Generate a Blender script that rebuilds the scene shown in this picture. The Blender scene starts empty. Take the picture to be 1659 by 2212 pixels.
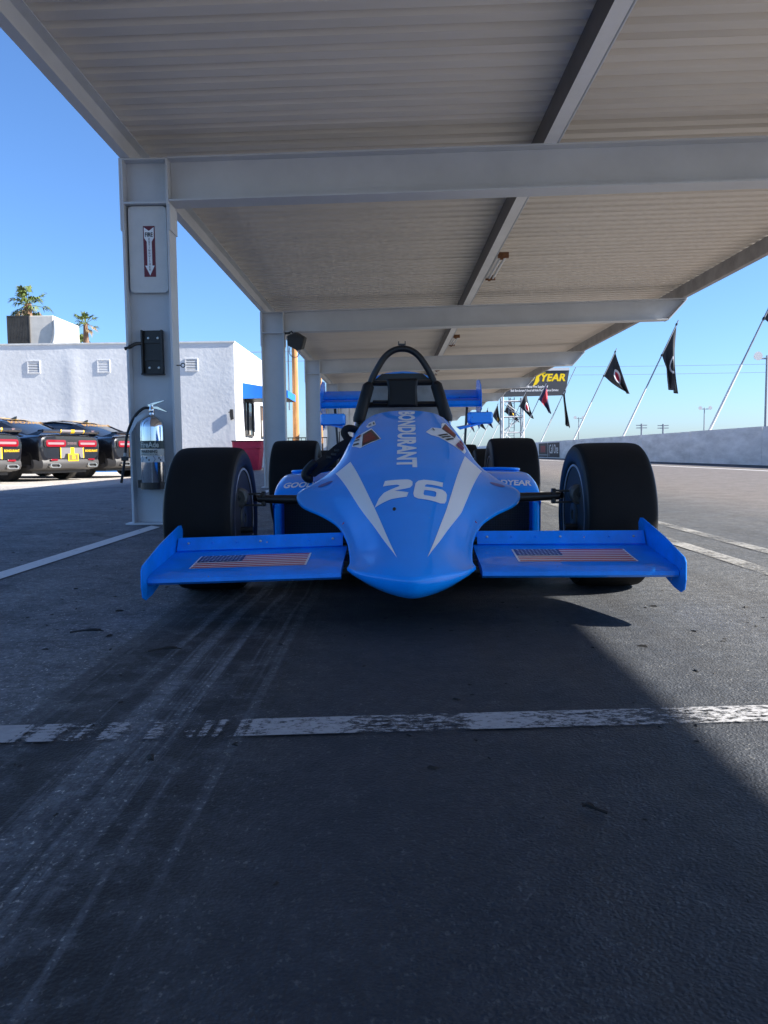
import bpy, bmesh, math, random
from mathutils import Vector, Matrix
from mathutils.bvhtree import BVHTree
random.seed(7)
R = math.radians
scene = bpy.context.scene
COL = scene.collection

# ------------------------------------------------------------------ camera
cam_d = bpy.data.cameras.new('camera')
cam = bpy.data.objects.new('camera', cam_d)
COL.objects.link(cam)
scene.camera = cam
PIT, ROLL, YAW = R(4.24), R(0.65), R(-0.45)
fwd = Vector((math.sin(YAW)*math.cos(PIT), math.cos(YAW)*math.cos(PIT), -math.sin(PIT)))
rt0 = Vector((math.cos(YAW), -math.sin(YAW), 0))
up0 = rt0.cross(fwd)
rt = math.cos(ROLL)*rt0 - math.sin(ROLL)*up0
up = math.cos(ROLL)*up0 + math.sin(ROLL)*rt0
m = Matrix((rt, up, -fwd)).transposed().to_4x4()
m.translation = (0, 0, 0.54)
cam.matrix_world = m
cam_d.sensor_fit = 'VERTICAL'
cam_d.sensor_height = 36.0
cam_d.lens = 1726*36/2212
cam_d.clip_start = 0.02
cam_d.clip_end = 5000

# ------------------------------------------------------------------ world, sun, exposure
SUN = Vector((1.41, -0.18, 1.0)).normalized()
elev = math.asin(SUN.z)
azim = math.atan2(SUN.x, SUN.y)
world = bpy.data.worlds.new('World')
scene.world = world
world.use_nodes = True
wn = world.node_tree
bg = wn.nodes['Background']
sky = wn.nodes.new('ShaderNodeTexSky')
sky.sky_type = 'NISHITA'
sky.sun_disc = False
sky.sun_elevation = elev
sky.sun_rotation = azim
sky.altitude = 350
sky.air_density = 1.0
sky.dust_density = 1.0
sky.ozone_density = 10.0
wn.links.new(sky.outputs[0], bg.inputs[0])
bg.inputs[1].default_value = 0.08
sun_d = bpy.data.lights.new('sun', 'SUN')
sun_d.energy = 5.0
sun_d.angle = R(0.53)
sun_d.color = (1.0, 0.95, 0.87)
sun = bpy.data.objects.new('sun', sun_d)
COL.objects.link(sun)
sun.rotation_euler = SUN.to_track_quat('Z', 'Y').to_euler()
sun.location = (20, -5, 20)
vs = scene.view_settings
vs.view_transform = 'Standard'
vs.look = 'None'
vs.gamma = 1.0
vs.use_curve_mapping = False
vs.exposure = 1.62

# ------------------------------------------------------------------ materials
MATS = {}
def mat(name, col, rough=0.5, metal=0.0, coat=0.0, spec=0.5, var=None, bump=None, emit=None, alpha=None):
    """var=(scale, amount[, stretch]) colour variation; bump=(scale, strength, distance)"""
    if name in MATS: return MATS[name]
    mt = bpy.data.materials.new(name); MATS[name] = mt
    mt.use_nodes = True
    nt = mt.node_tree; b = nt.nodes['Principled BSDF']
    c4 = (*col, 1)
    b.inputs['Base Color'].default_value = c4
    b.inputs['Roughness'].default_value = rough
    b.inputs['Metallic'].default_value = metal
    b.inputs['Specular IOR Level'].default_value = spec
    b.inputs['Coat Weight'].default_value = coat
    b.inputs['Coat Roughness'].default_value = 0.025
    tc = nt.nodes.new('ShaderNodeTexCoord')
    if var:
        n = nt.nodes.new('ShaderNodeTexNoise'); n.inputs['Scale'].default_value = var[0]
        n.inputs['Detail'].default_value = 6; n.inputs['Roughness'].default_value = 0.65
        src = tc.outputs['Object']
        if len(var) > 2:
            mp = nt.nodes.new('ShaderNodeMapping'); mp.inputs['Scale'].default_value = var[2]
            nt.links.new(src, mp.inputs[0]); src = mp.outputs[0]
        nt.links.new(src, n.inputs['Vector'])
        mr = nt.nodes.new('ShaderNodeMapRange')
        mr.inputs['From Min'].default_value = 0.3; mr.inputs['From Max'].default_value = 0.7
        mr.inputs['To Min'].default_value = 1-var[1]; mr.inputs['To Max'].default_value = 1+var[1]*0.6
        nt.links.new(n.outputs['Fac'], mr.inputs['Value'])
        mx = nt.nodes.new('ShaderNodeMix'); mx.data_type = 'RGBA'; mx.blend_type = 'MULTIPLY'
        mx.inputs['Factor'].default_value = 1
        mx.inputs['A'].default_value = c4
        nt.links.new(mr.outputs[0], mx.inputs['B'])
        nt.links.new(mx.outputs['Result'], b.inputs['Base Color'])
        mr2 = nt.nodes.new('ShaderNodeMapRange')
        mr2.inputs['To Min'].default_value = max(0, rough-0.08); mr2.inputs['To Max'].default_value = min(1, rough+0.12)
        nt.links.new(n.outputs['Fac'], mr2.inputs['Value'])
        nt.links.new(mr2.outputs[0], b.inputs['Roughness'])
    if bump:
        n2 = nt.nodes.new('ShaderNodeTexNoise'); n2.inputs['Scale'].default_value = bump[0]
        n2.inputs['Detail'].default_value = 5
        nt.links.new(tc.outputs['Object'], n2.inputs['Vector'])
        bp = nt.nodes.new('ShaderNodeBump'); bp.inputs['Strength'].default_value = bump[1]
        bp.inputs['Distance'].default_value = bump[2]
        nt.links.new(n2.outputs['Fac'], bp.inputs['Height'])
        nt.links.new(bp.outputs[0], b.inputs['Normal'])
    return mt

BLUE = mat('blue_paint', (0.0, 0.32, 1.0), 0.34, coat=0.7, spec=0.10, var=(3.0, 0.07))
BLUE_WING = mat('blue_wing_paint', (0.0, 0.255, 0.92), 0.42, coat=0.5, spec=0.2, var=(9.0, 0.22))
WHITE_DECAL = mat('white_decal', (0.90, 0.91, 0.92), 0.4, coat=0.3)
RED_DECAL = mat('red_decal', (0.55, 0.012, 0.03), 0.4, coat=0.4)
DARKRED = mat('brick_red_decal', (0.28, 0.035, 0.02), 0.5, var=(60, 0.6))
NAVY_DECAL = mat('navy_decal', (0.01, 0.02, 0.12), 0.4, coat=0.4)
BLACK_DECAL = mat('black_decal', (0.012, 0.012, 0.014), 0.45)
RUBBER = mat('slick_rubber', (0.0055, 0.0055, 0.006), 0.75, spec=0.25, var=(14, 0.5), bump=(160, 0.35, 0.002))
SIDEWALL = mat('sidewall_rubber', (0.013, 0.013, 0.014), 0.5, spec=0.45, var=(10, 0.4))
RIM = mat('rim_alloy', (0.50, 0.50, 0.50), 0.45, metal=0.35, var=(20, 0.35))
RIM_DARK = mat('wheel_barrel', (0.045, 0.042, 0.040), 0.6, metal=0.15, var=(12, 0.4))
CASTING = mat('cast_alloy', (0.12, 0.12, 0.115), 0.55, metal=0.6, var=(22, 0.5), bump=(60, 0.3, 0.003))
BLACKMET = mat('black_tube', (0.012, 0.012, 0.013), 0.38, spec=0.5)
PAD = mat('black_vinyl_pad', (0.005, 0.005, 0.006), 0.5, spec=0.35, bump=(90, 0.25, 0.003))
WEB = mat('black_webbing', (0.01, 0.01, 0.011), 0.8)
ALU = mat('bare_aluminium', (0.42, 0.42, 0.41), 0.5, metal=0.55, var=(14, 0.25))
STEELW = mat('painted_steel', (0.62, 0.645, 0.67), 0.5, var=(1.6, 0.10), bump=(30, 0.06, 0.004))
DECK = mat('roof_deck_paint', (0.80, 0.74, 0.655), 0.5, var=(0.9, 0.10, (0.35, 2.0, 1.0)))
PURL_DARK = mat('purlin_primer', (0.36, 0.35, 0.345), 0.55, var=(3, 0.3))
CHROME = mat('polished_steel', (0.78, 0.77, 0.75), 0.12, metal=1.0, var=(4, 0.1))
MIRRORGLASS = mat('mirror_glass', (0.8, 0.8, 0.8), 0.02, metal=1.0)
SIGNWHITE = mat('sign_enamel', (0.66, 0.66, 0.64), 0.35, var=(8, 0.08))
MAROON = mat('maroon_print', (0.16, 0.012, 0.025), 0.45)
INK = mat('black_ink', (0.015, 0.015, 0.018), 0.5)
LABELGREEN = mat('label_ink_green', (0.04, 0.065, 0.06), 0.45)
LABELCREAM = mat('label_cream', (0.55, 0.56, 0.50), 0.45)
HOSE = mat('black_hose', (0.015, 0.015, 0.016), 0.6)
TAGBLUE = mat('pale_tag', (0.52, 0.60, 0.66), 0.6)
STUCCO = mat('white_stucco', (0.66, 0.665, 0.67), 0.9, spec=0.2, var=(0.7, 0.10), bump=(7.0, 0.35, 0.02))
PARAPET = mat('parapet_cap', (0.62, 0.62, 0.60), 0.7, var=(3, 0.2))
LOUVRE = mat('vent_metal', (0.66, 0.66, 0.66), 0.5)
DARKGAP = mat('dark_gap', (0.02, 0.02, 0.022), 0.8)
AWNING = mat('awning_canvas', (0.008, 0.16, 0.62), 0.75, var=(3, 0.12))
GLASSDK = mat('window_glass', (0.05, 0.055, 0.06), 0.06, spec=0.8)
FRAMEDK = mat('bronze_frame', (0.05, 0.045, 0.04), 0.5)
CURTAIN = mat('curtain', (0.40, 0.37, 0.33), 0.9)
BLUEBAND = mat('blue_base_paint', (0.02, 0.24, 0.62), 0.6, var=(6, 0.25, (6, 1, 1)))
BINRED = mat('bin_red_plastic', (0.60, 0.03, 0.075), 0.55, var=(5, 0.15))
BINDK = mat('bin_rim', (0.05, 0.02, 0.025), 0.6)
ACMETAL = mat('aircon_casing', (0.62, 0.59, 0.53), 0.6, var=(2.5, 0.15))
ACCOIL = mat('condenser_fins', (0.13, 0.11, 0.085), 0.7, var=(3.0, 0.6))
TRUNK = mat('palm_bark', (0.20, 0.12, 0.075), 0.9, var=(6, 0.4))
FROND = mat('palm_frond', (0.085, 0.12, 0.022), 0.6, var=(0.9, 0.55))
FRONDDRY = mat('palm_frond_dry', (0.22, 0.15, 0.07), 0.8, var=(1.5, 0.4))
WOOD = mat('pole_wood', (0.42, 0.20, 0.075), 0.85, var=(3.0, 0.4, (6, 6, 0.6)))
WIREM = mat('cable_grey', (0.22, 0.24, 0.28), 0.6)
RAILBK = mat('railing_black', (0.012, 0.012, 0.013), 0.5)
CARBLACK = mat('car_black_paint', (0.008, 0.008, 0.010), 0.25, coat=1.0)
CARGREY = mat('car_satin_grey', (0.14, 0.13, 0.14), 0.45)
CARLOW = mat('car_lower_plastic', (0.042, 0.040, 0.040), 0.5)
CARYEL = mat('car_yellow_vinyl', (0.85, 0.50, 0.006), 0.45)
CARORANGE = mat('car_amber_vinyl', (0.30, 0.16, 0.03), 0.5)
LAMPRED = mat('tail_lamp_red', (0.20, 0.003, 0.010), 0.2, coat=0.4)
LAMPCLR = mat('tail_lamp_clear', (0.24, 0.16, 0.17), 0.2)
TYRECAR = mat('car_tyre', (0.02, 0.019, 0.018), 0.8)
CARGLASS = mat('car_glass', (0.018, 0.024, 0.035), 0.05, spec=0.8, coat=0.5)
CONC = mat('barrier_concrete', (0.84, 0.83, 0.81), 0.85, var=(1.2, 0.28, (1, 0.5, 2.0)), bump=(12, 0.3, 0.01))
BANNERDK = mat('banner_dark', (0.07, 0.055, 0.055), 0.7, var=(0.8, 0.5))
BANNERRED = mat('banner_red', (0.30, 0.06, 0.05), 0.7, var=(0.8, 0.4))
POLEW = mat('pole_white', (0.62, 0.62, 0.60), 0.5, var=(2, 0.1))
POLEG = mat('pole_grey', (0.22, 0.25, 0.29), 0.5)
BOARD = mat('billboard_panel', (0.052, 0.055, 0.062), 0.55, var=(0.3, 0.15))
BOARDYEL = mat('billboard_yellow', (0.90, 0.62, 0.0), 0.5)
BOARDWHITE = mat('billboard_white', (0.82, 0.82, 0.82), 0.5)
TRUSS = mat('truss_paint', (0.58, 0.59, 0.60), 0.5)
TRUSSDK = mat('truss_grey', (0.16, 0.18, 0.22), 0.5)
LIGHTBODY = mat('fixture_enamel', (0.60, 0.58, 0.54), 0.4)
TUBE = mat('fluorescent_tube', (0.78, 0.78, 0.76), 0.25)
RUST = mat('rusty_socket', (0.22, 0.10, 0.045), 0.8, var=(20, 0.4))
SPEAKER = mat('speaker_shell', (0.035, 0.033, 0.03), 0.65, var=(8, 0.3))
FARWALL = mat('far_wall', (0.62, 0.62, 0.60), 0.85, var=(0.5, 0.1))
FARROOF = mat('far_roof', (0.10, 0.095, 0.09), 0.8)
RACEBLACK = mat('race_black_paint', (0.012, 0.012, 0.014), 0.35, coat=0.6)
BOLTM = mat('bolt_zinc', (0.50, 0.50, 0.48), 0.35, metal=0.9)

def weather(mt, chip=0.5):
    """stone chips, dust film and fine scratches on car paint"""
    nt = mt.node_tree; b = nt.nodes['Principled BSDF']
    tc = nt.nodes.new('ShaderNodeTexCoord'); P = tc.outputs['Object']
    old = b.inputs['Base Color'].links[0].from_socket
    vo = nt.nodes.new('ShaderNodeTexVoronoi'); vo.inputs['Scale'].default_value = 46
    nt.links.new(P, vo.inputs['Vector'])
    sc_ = nt.nodes.new('ShaderNodeSeparateColor'); nt.links.new(vo.outputs['Color'], sc_.inputs[0])
    sp = nt.nodes.new('ShaderNodeSeparateXYZ'); nt.links.new(P, sp.inputs[0])
    lowz = smooth(nt, sp.outputs[2], 0.12, 0.42, 0.10, 0.0)
    th = mathn(nt, 'SUBTRACT', 0.985, mathn(nt, 'MULTIPLY', lowz, chip))
    dot = mathn(nt, 'MULTIPLY', mathn(nt, 'GREATER_THAN', sc_.outputs[0], th), mathn(nt, 'LESS_THAN', vo.outputs['Distance'], mathn(nt, 'MULTIPLY', sc_.outputs[1], 0.16)))
    col = mixc(nt, dot, old, mixc(nt, sc_.outputs[2], (0.02, 0.02, 0.02), (0.55, 0.56, 0.58)))
    dust = smooth(nt, noise(nt, P, 5.5, 6, 0.7), 0.52, 0.80, 0.0, 0.035)
    col = mixc(nt, dust, col, (0.30, 0.30, 0.29))
    nt.links.new(col, b.inputs['Base Color'])
    scr = noise(nt, mapped(nt, P, (9, 1.2, 4)), 14, 5, 0.75)
    nt.links.new(smooth(nt, scr, 0.45, 0.8, 0.02, 0.16), b.inputs['Coat Roughness'])

def nodes_of(mt):
    mt.use_nodes = True
    nt = mt.node_tree
    return nt, nt.nodes['Principled BSDF']

def mathn(nt, op, a, b=None, clamp=False):
    n = nt.nodes.new('ShaderNodeMath'); n.operation = op; n.use_clamp = clamp
    for i, v in enumerate((a, b)):
        if v is None: continue
        if isinstance(v, (int, float)): n.inputs[i].default_value = v
        else: nt.links.new(v, n.inputs[i])
    return n.outputs[0]

def smooth(nt, v, a, b, lo=0.0, hi=1.0):
    n = nt.nodes.new('ShaderNodeMapRange'); n.interpolation_type = 'SMOOTHSTEP'
    n.inputs['From Min'].default_value = a; n.inputs['From Max'].default_value = b
    n.inputs['To Min'].default_value = lo; n.inputs['To Max'].default_value = hi
    nt.links.new(v, n.inputs['Value'])
    return n.outputs[0]

def noise(nt, vec, scale, detail=4, rough=0.6):
    n = nt.nodes.new('ShaderNodeTexNoise')
    n.inputs['Scale'].default_value = scale; n.inputs['Detail'].default_value = detail
    n.inputs['Roughness'].default_value = rough
    nt.links.new(vec, n.inputs['Vector'])
    return n.outputs['Fac']

def mixc(nt, f, a, b, blend='MIX'):
    n = nt.nodes.new('ShaderNodeMix'); n.data_type = 'RGBA'; n.blend_type = blend
    for k, v in (('Factor', f), ('A', a), ('B', b)):
        if isinstance(v, tuple): n.inputs[k].default_value = (*v, 1) if len(v) == 3 else v
        elif isinstance(v, (int, float)): n.inputs[k].default_value = v
        else: nt.links.new(v, n.inputs[k])
    return n.outputs['Result']

def mapped(nt, vec, scale, loc=(0, 0, 0)):
    n = nt.nodes.new('ShaderNodeMapping')
    n.inputs['Scale'].default_value = scale; n.inputs['Location'].default_value = loc
    nt.links.new(vec, n.inputs['Vector'])
    return n.outputs[0]

def asphalt():
    mt = bpy.data.materials.new('asphalt'); nt, b = nodes_of(mt)
    tc = nt.nodes.new('ShaderNodeTexCoord'); P = tc.outputs['Object']
    sp = nt.nodes.new('ShaderNodeSeparateXYZ'); nt.links.new(P, sp.inputs[0])
    X, Y = sp.outputs[0], sp.outputs[1]
    # large patches, medium mottling, aggregate speckle
    big = noise(nt, P, 0.35, 5)
    med = noise(nt, P, 3.2, 6, 0.7)
    fine = noise(nt, P, 75, 3, 0.7)
    col = mixc(nt, smooth(nt, big, 0.35, 0.65), (0.060, 0.065, 0.073), (0.088, 0.090, 0.092))
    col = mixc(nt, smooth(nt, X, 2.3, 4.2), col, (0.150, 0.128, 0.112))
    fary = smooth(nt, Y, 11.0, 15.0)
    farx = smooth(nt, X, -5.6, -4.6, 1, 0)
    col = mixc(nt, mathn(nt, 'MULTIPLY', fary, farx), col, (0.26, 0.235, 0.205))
    col = mixc(nt, smooth(nt, med, 0.3, 0.72, 0, 0.75), col, mixc(nt, 1.0, col, (0.62, 0.62, 0.64), 'MULTIPLY'))
    # pale stones of the aggregate
    vo = nt.nodes.new('ShaderNodeTexVoronoi'); vo.inputs['Scale'].default_value = 175
    nt.links.new(P, vo.inputs['Vector'])
    sepc = nt.nodes.new('ShaderNodeSeparateColor'); nt.links.new(vo.outputs['Color'], sepc.inputs[0])
    stone = mathn(nt, 'MULTIPLY', smooth(nt, noise(nt, mapped(nt, P, (1, 0.7, 1)), 125, 2, 0.6), 0.585, 0.66), smooth(nt, noise(nt, P, 22, 3), 0.38, 0.60, 0.20, 1.0))
    col = mixc(nt, mathn(nt, 'MULTIPLY', stone, 0.80), col, (0.27, 0.26, 0.235))
    g1 = smooth(nt, noise(nt, mapped(nt, P, (1, 0.8, 1)), 52, 4, 0.8), 0.30, 0.70, 0.50, 1.45)
    g2 = smooth(nt, noise(nt, P, 15, 4, 0.75), 0.32, 0.68, 0.72, 1.25)
    gr = nt.nodes.new('ShaderNodeCombineColor'); gg = mathn(nt, 'MULTIPLY', g1, g2)
    for k_ in range(3): nt.links.new(gg, gr.inputs[k_])
    col = mixc(nt, 1.0, col, gr.outputs[0], 'MULTIPLY')
    spots = mathn(nt, 'MULTIPLY', smooth(nt, noise(nt, P, 2.6, 4, 0.55), 0.63, 0.69), 0.55)
    col = mixc(nt, spots, col, (0.022, 0.024, 0.028))
    col = mixc(nt, smooth(nt, fine, 0.42, 0.75, 0, 0.55), col, (0.045, 0.045, 0.047))
    # rubbered driving lane under and in front of the car, shade's blue painted in
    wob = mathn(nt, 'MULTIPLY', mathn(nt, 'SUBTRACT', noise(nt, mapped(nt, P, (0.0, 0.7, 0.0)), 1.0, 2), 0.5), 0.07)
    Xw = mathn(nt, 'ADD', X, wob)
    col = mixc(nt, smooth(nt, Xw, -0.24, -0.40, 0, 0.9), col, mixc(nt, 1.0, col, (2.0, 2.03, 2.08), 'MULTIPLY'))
    lane = mathn(nt, 'MULTIPLY', smooth(nt, Xw, -0.34, -0.12), smooth(nt, Xw, 0.45, 1.30, 1, 0))
    lane = mathn(nt, 'MULTIPLY', lane, smooth(nt, noise(nt, P, 1.3, 5), 0.2, 0.55, 0.55, 1.0))
    col = mixc(nt, mathn(nt, 'MULTIPLY', lane, 0.70), col, (0.010, 0.015, 0.024))
    cx = nt.nodes.new('ShaderNodeCombineXYZ'); nt.links.new(Xw, cx.inputs[0]); nt.links.new(mathn(nt, 'MULTIPLY', Y, 0.012), cx.inputs[1])
    st = noise(nt, cx.outputs[0], 23, 4, 0.6)
    stm = smooth(nt, st, 0.40, 0.53)
    band = mathn(nt, 'MULTIPLY', smooth(nt, Xw, -0.77, -0.735), smooth(nt, Xw, -0.36, -0.12, 1, 0))
    gaps = smooth(nt, noise(nt, P, 9, 5, 0.7), 0.34, 0.56, 0.45, 1.0)
    streak = mathn(nt, 'MULTIPLY', mathn(nt, 'MULTIPLY', stm, band), gaps)
    edge_ = mathn(nt, 'MULTIPLY', smooth(nt, Xw, -0.775, -0.755), smooth(nt, Xw, -0.70, -0.665, 1, 0))
    streak = mathn(nt, 'MAXIMUM', streak, mathn(nt, 'MULTIPLY', edge_, 0.62))
    col = mixc(nt, mathn(nt, 'MULTIPLY', streak, 0.92), col, (0.012, 0.012, 0.013))
    # weak second set on the far side
    st2 = smooth(nt, noise(nt, mapped(nt, cx.outputs[0], (1, 1, 1), (9.3, 2, 0)), 11, 3), 0.48, 0.62)
    band2 = mathn(nt, 'MULTIPLY', smooth(nt, Xw, -0.2, 0.2), smooth(nt, Xw, 2.4, 3.6, 1, 0))
    col = mixc(nt, mathn(nt, 'MULTIPLY', mathn(nt, 'MULTIPLY', st2, band2), 0.35), col, (0.030, 0.030, 0.031))
    # cracks
    vc = nt.nodes.new('ShaderNodeTexVoronoi'); vc.feature = 'DISTANCE_TO_EDGE'; vc.inputs['Scale'].default_value = 0.42
    wv = nt.nodes.new('ShaderNodeVectorMath'); wv.operation = 'MULTIPLY_ADD'
    nz = nt.nodes.new('ShaderNodeTexNoise'); nz.inputs['Scale'].default_value = 2.5; nz.inputs['Detail'].default_value = 5
    nt.links.new(P, nz.inputs['Vector']); nt.links.new(nz.outputs['Color'], wv.inputs[0])
    wv.inputs[1].default_value = (0.55, 0.55, 0); nt.links.new(P, wv.inputs[2])
    nt.links.new(wv.outputs[0], vc.inputs['Vector'])
    crack = mathn(nt, 'MULTIPLY', smooth(nt, vc.outputs['Distance'], 0.002, 0.007, 1, 0), smooth(nt, noise(nt, P, 0.5, 2), 0.46, 0.56))
    crack = mathn(nt, 'MULTIPLY', crack, smooth(nt, X, -1.0, -1.6))
    col = mixc(nt, mathn(nt, 'MULTIPLY', crack, 0.8), col, (0.02, 0.02, 0.02))
    nt.links.new(col, b.inputs['Base Color'])
    ro = mathn(nt, 'SUBTRACT', smooth(nt, med, 0.3, 0.7, 0.62, 0.85), mathn(nt, 'MULTIPLY', lane, 0.10))
    nt.links.new(ro, b.inputs['Roughness'])
    b.inputs['Specular IOR Level'].default_value = 0.45
    vb = nt.nodes.new('ShaderNodeTexVoronoi'); vb.feature = 'SMOOTH_F1'; vb.inputs['Scale'].default_value = 210
    nt.links.new(P, vb.inputs['Vector'])
    hgt = mathn(nt, 'ADD', mathn(nt, 'MULTIPLY', noise(nt, P, 150, 3, 0.7), 0.7), mathn(nt, 'MULTIPLY', vb.outputs['Distance'], -0.7))
    hgt = mathn(nt, 'ADD', hgt, mathn(nt, 'MULTIPLY', stone, 0.35))
    bp = nt.nodes.new('ShaderNodeBump'); bp.inputs['Strength'].default_value = 0.85; bp.inputs['Distance'].default_value = 0.004
    nt.links.new(hgt, bp.inputs['Height']); nt.links.new(bp.outputs[0], b.inputs['Normal'])
    return mt
weather(BLUE, 0.5); weather(BLUE_WING, 0.9)
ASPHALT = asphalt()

def worn_paint(name, col, wear, streaky=False):
    """road paint, worn through to the asphalt below"""
    mt = bpy.data.materials.new(name); nt, b = nodes_of(mt)
    tc = nt.nodes.new('ShaderNodeTexCoord'); P = tc.outputs['Object']
    b.inputs['Roughness'].default_value = 0.75
    n1 = noise(nt, mapped(nt, P, (1, 1.8, 1)), 46, 6, 0.8)
    n2 = noise(nt, P, 2.4, 4)
    sp = nt.nodes.new('ShaderNodeSeparateXYZ'); nt.links.new(P, sp.inputs[0])
    X = sp.outputs[0]
    if streaky:
        cover = nt.nodes.new('ShaderNodeFloatCurve')
        cv = cover.mapping.curves[0]
        tab = [(-1.6, .60), (-.80, .80), (-.745, .80), (-.72, .60), (-.62, .58), (-.52, .53), (-.42, .50), (-.34, .52), (-.285, .60), (-.10, .59), (-.06, .50), (.14, .49), (.165, .63), (.24, .60), (.30, .56), (.46, .54), (.54, .47), (.62, .50), (.80, .53), (1.6, .5)]
        pts_ = [((x+1.6)/3.2, c) for x, c in tab]
        cv.points[0].location = pts_[0]; cv.points[1].location = pts_[-1]
        for p_ in pts_[1:-1]: cv.points.new(*p_)
        for p_ in cv.points: p_.handle_type = 'VECTOR'
        cover.mapping.update()
        nt.links.new(mathn(nt, 'DIVIDE', mathn(nt, 'ADD', X, 1.6), 3.2), cover.inputs['Value'])
        cx = nt.nodes.new('ShaderNodeCombineXYZ'); nt.links.new(X, cx.inputs[0])
        s = noise(nt, cx.outputs[0], 23, 4, 0.6)
        band = mathn(nt, 'MULTIPLY', smooth(nt, X, -0.77, -0.72), smooth(nt, X, -0.30, -0.22, 1, 0))
        v = mathn(nt, 'ADD', n1, mathn(nt, 'SUBTRACT', cover.outputs[0], 0.5))
        v = mathn(nt, 'SUBTRACT', v, mathn(nt, 'MULTIPLY', mathn(nt, 'MULTIPLY', smooth(nt, s, 0.44, 0.56), band), 0.16))
        v = mathn(nt, 'ADD', v, mathn(nt, 'MULTIPLY', mathn(nt, 'SUBTRACT', n2, 0.5), 0.10))
    else:
        v = mathn(nt, 'ADD', mathn(nt, 'MULTIPLY', n1, 0.62), mathn(nt, 'MULTIPLY', n2, 0.55))
    mask = smooth(nt, v, wear-0.07, wear+0.08)
    fine = noise(nt, P, 60, 3)
    nt.links.new(mixc(nt, smooth(nt, fine, 0.3, 0.7, 0, 0.35), col, tuple(c*0.6 for c in col)), b.inputs['Base Color'])
    tr = nt.nodes.new('ShaderNodeBsdfTransparent'); mix = nt.nodes.new('ShaderNodeMixShader')
    nt.links.new(mask, mix.inputs[0]); nt.links.new(tr.outputs[0], mix.inputs[1]); nt.links.new(b.outputs[0], mix.inputs[2])
    nt.links.new(mix.outputs[0], nt.nodes['Material Output'].inputs[0])
    return mt
PAINT_STALL = worn_paint('worn_white_paint', (0.37, 0.37, 0.38), 0.515, True)
PAINT_CLEAN = worn_paint('white_line_paint', (0.74, 0.74, 0.73), 0.42)
PAINT_LANE = worn_paint('faded_lane_paint', (0.27, 0.265, 0.255), 0.57)

def mesh_grille():
    mt = bpy.data.materials.new('radiator_mesh'); nt, b = nodes_of(mt)
    tc = nt.nodes.new('ShaderNodeTexCoord')
    br = nt.nodes.new('ShaderNodeTexBrick'); br.offset = 0
    br.inputs['Scale'].default_value = 1; br.inputs['Mortar Size'].default_value = 0.0016
    br.inputs['Brick Width'].default_value = 0.0085; br.inputs['Row Height'].default_value = 0.0085
    br.inputs['Color1'].default_value = (0.004, 0.004, 0.004, 1); br.inputs['Color2'].default_value = (0.004, 0.004, 0.004, 1)
    br.inputs['Mortar'].default_value = (0.03, 0.03, 0.032, 1)
    sp = nt.nodes.new('ShaderNodeSeparateXYZ'); cb = nt.nodes.new('ShaderNodeCombineXYZ')
    nt.links.new(tc.outputs['Object'], sp.inputs[0]); nt.links.new(sp.outputs[0], cb.inputs[0]); nt.links.new(sp.outputs[2], cb.inputs[1])
    nt.links.new(cb.outputs[0], br.inputs['Vector'])
    nt.links.new(br.outputs['Color'], b.inputs['Base Color']); b.inputs['Roughness'].default_value = 0.6
    return mt
GRILLE = mesh_grille()

def flag_mat(name, base, disc=None, disc_col=(0.7, 0.7, 0.7), inner=None, band=None):
    mt = bpy.data.materials.new(name); nt, b = nodes_of(mt)
    b.inputs['Roughness'].default_value = 0.85
    uv = nt.nodes.new('ShaderNodeUVMap'); sp = nt.nodes.new('ShaderNodeSeparateXYZ'); nt.links.new(uv.outputs[0], sp.inputs[0])
    u, v = sp.outputs[0], sp.outputs[1]
    col = (*base, 1)
    if disc:
        du = mathn(nt, 'MULTIPLY', mathn(nt, 'SUBTRACT', u, disc[0]), 1.0)
        dv = mathn(nt, 'MULTIPLY', mathn(nt, 'SUBTRACT', v, disc[1]), 1.5)
        r = mathn(nt, 'SQRT', mathn(nt, 'ADD', mathn(nt, 'MULTIPLY', du, du), mathn(nt, 'MULTIPLY', dv, dv)))
        col = mixc(nt, smooth(nt, r, disc[2]-0.01, disc[2]+0.01, 1, 0), base, disc_col)
        if inner:
            col = mixc(nt, smooth(nt, r, disc[2]*0.68, disc[2]*0.68+0.02, 1, 0), col, inner)
    if band:
        f = mathn(nt, 'MULTIPLY', smooth(nt, v, band[0]-0.01, band[0]+0.01), smooth(nt, v, band[1]-0.01, band[1]+0.01, 1, 0))
        col = mixc(nt, f, col if not isinstance(col, tuple) else base, band[2])
    if isinstance(col, tuple): b.inputs['Base Color'].default_value = col
    else: nt.links.new(col, b.inputs['Base Color'])
    return mt

# ------------------------------------------------------------------ geometry helpers
def link(o, parent=None):
    COL.objects.link(o)
    if parent: o.parent = parent
    return o

def tag(o, label=None, cat=None, group=None, kind=None):
    if label: o['label'] = label
    if cat: o['category'] = cat
    if group: o['group'] = group
    if kind: o['kind'] = kind
    return o

def empty(name, loc=(0, 0, 0), rz=0.0):
    o = bpy.data.objects.new(name, None)
    o.empty_display_size = 0.2
    o.location = loc; o.rotation_euler = (0, 0, rz)
    return link(o)

def mobj(name, data, m, parent=None, smoothed=False, loc=None):
    """data = (verts, faces) or bmesh"""
    me = bpy.data.meshes.new(name)
    if isinstance(data, bmesh.types.BMesh):
        data.to_mesh(me); data.free()
    else:
        me.from_pydata([tuple(v) for v in data[0]], [], data[1])
    me.validate()
    if m: me.materials.append(m)
    if smoothed:
        for p in me.polygons: p.use_smooth = True
        if smoothed != 'all':
            try: me.set_sharp_from_angle(angle=R(38))
            except Exception: pass
    o = bpy.data.objects.new(name, me)
    if loc: o.location = loc
    return link(o, parent)

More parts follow.
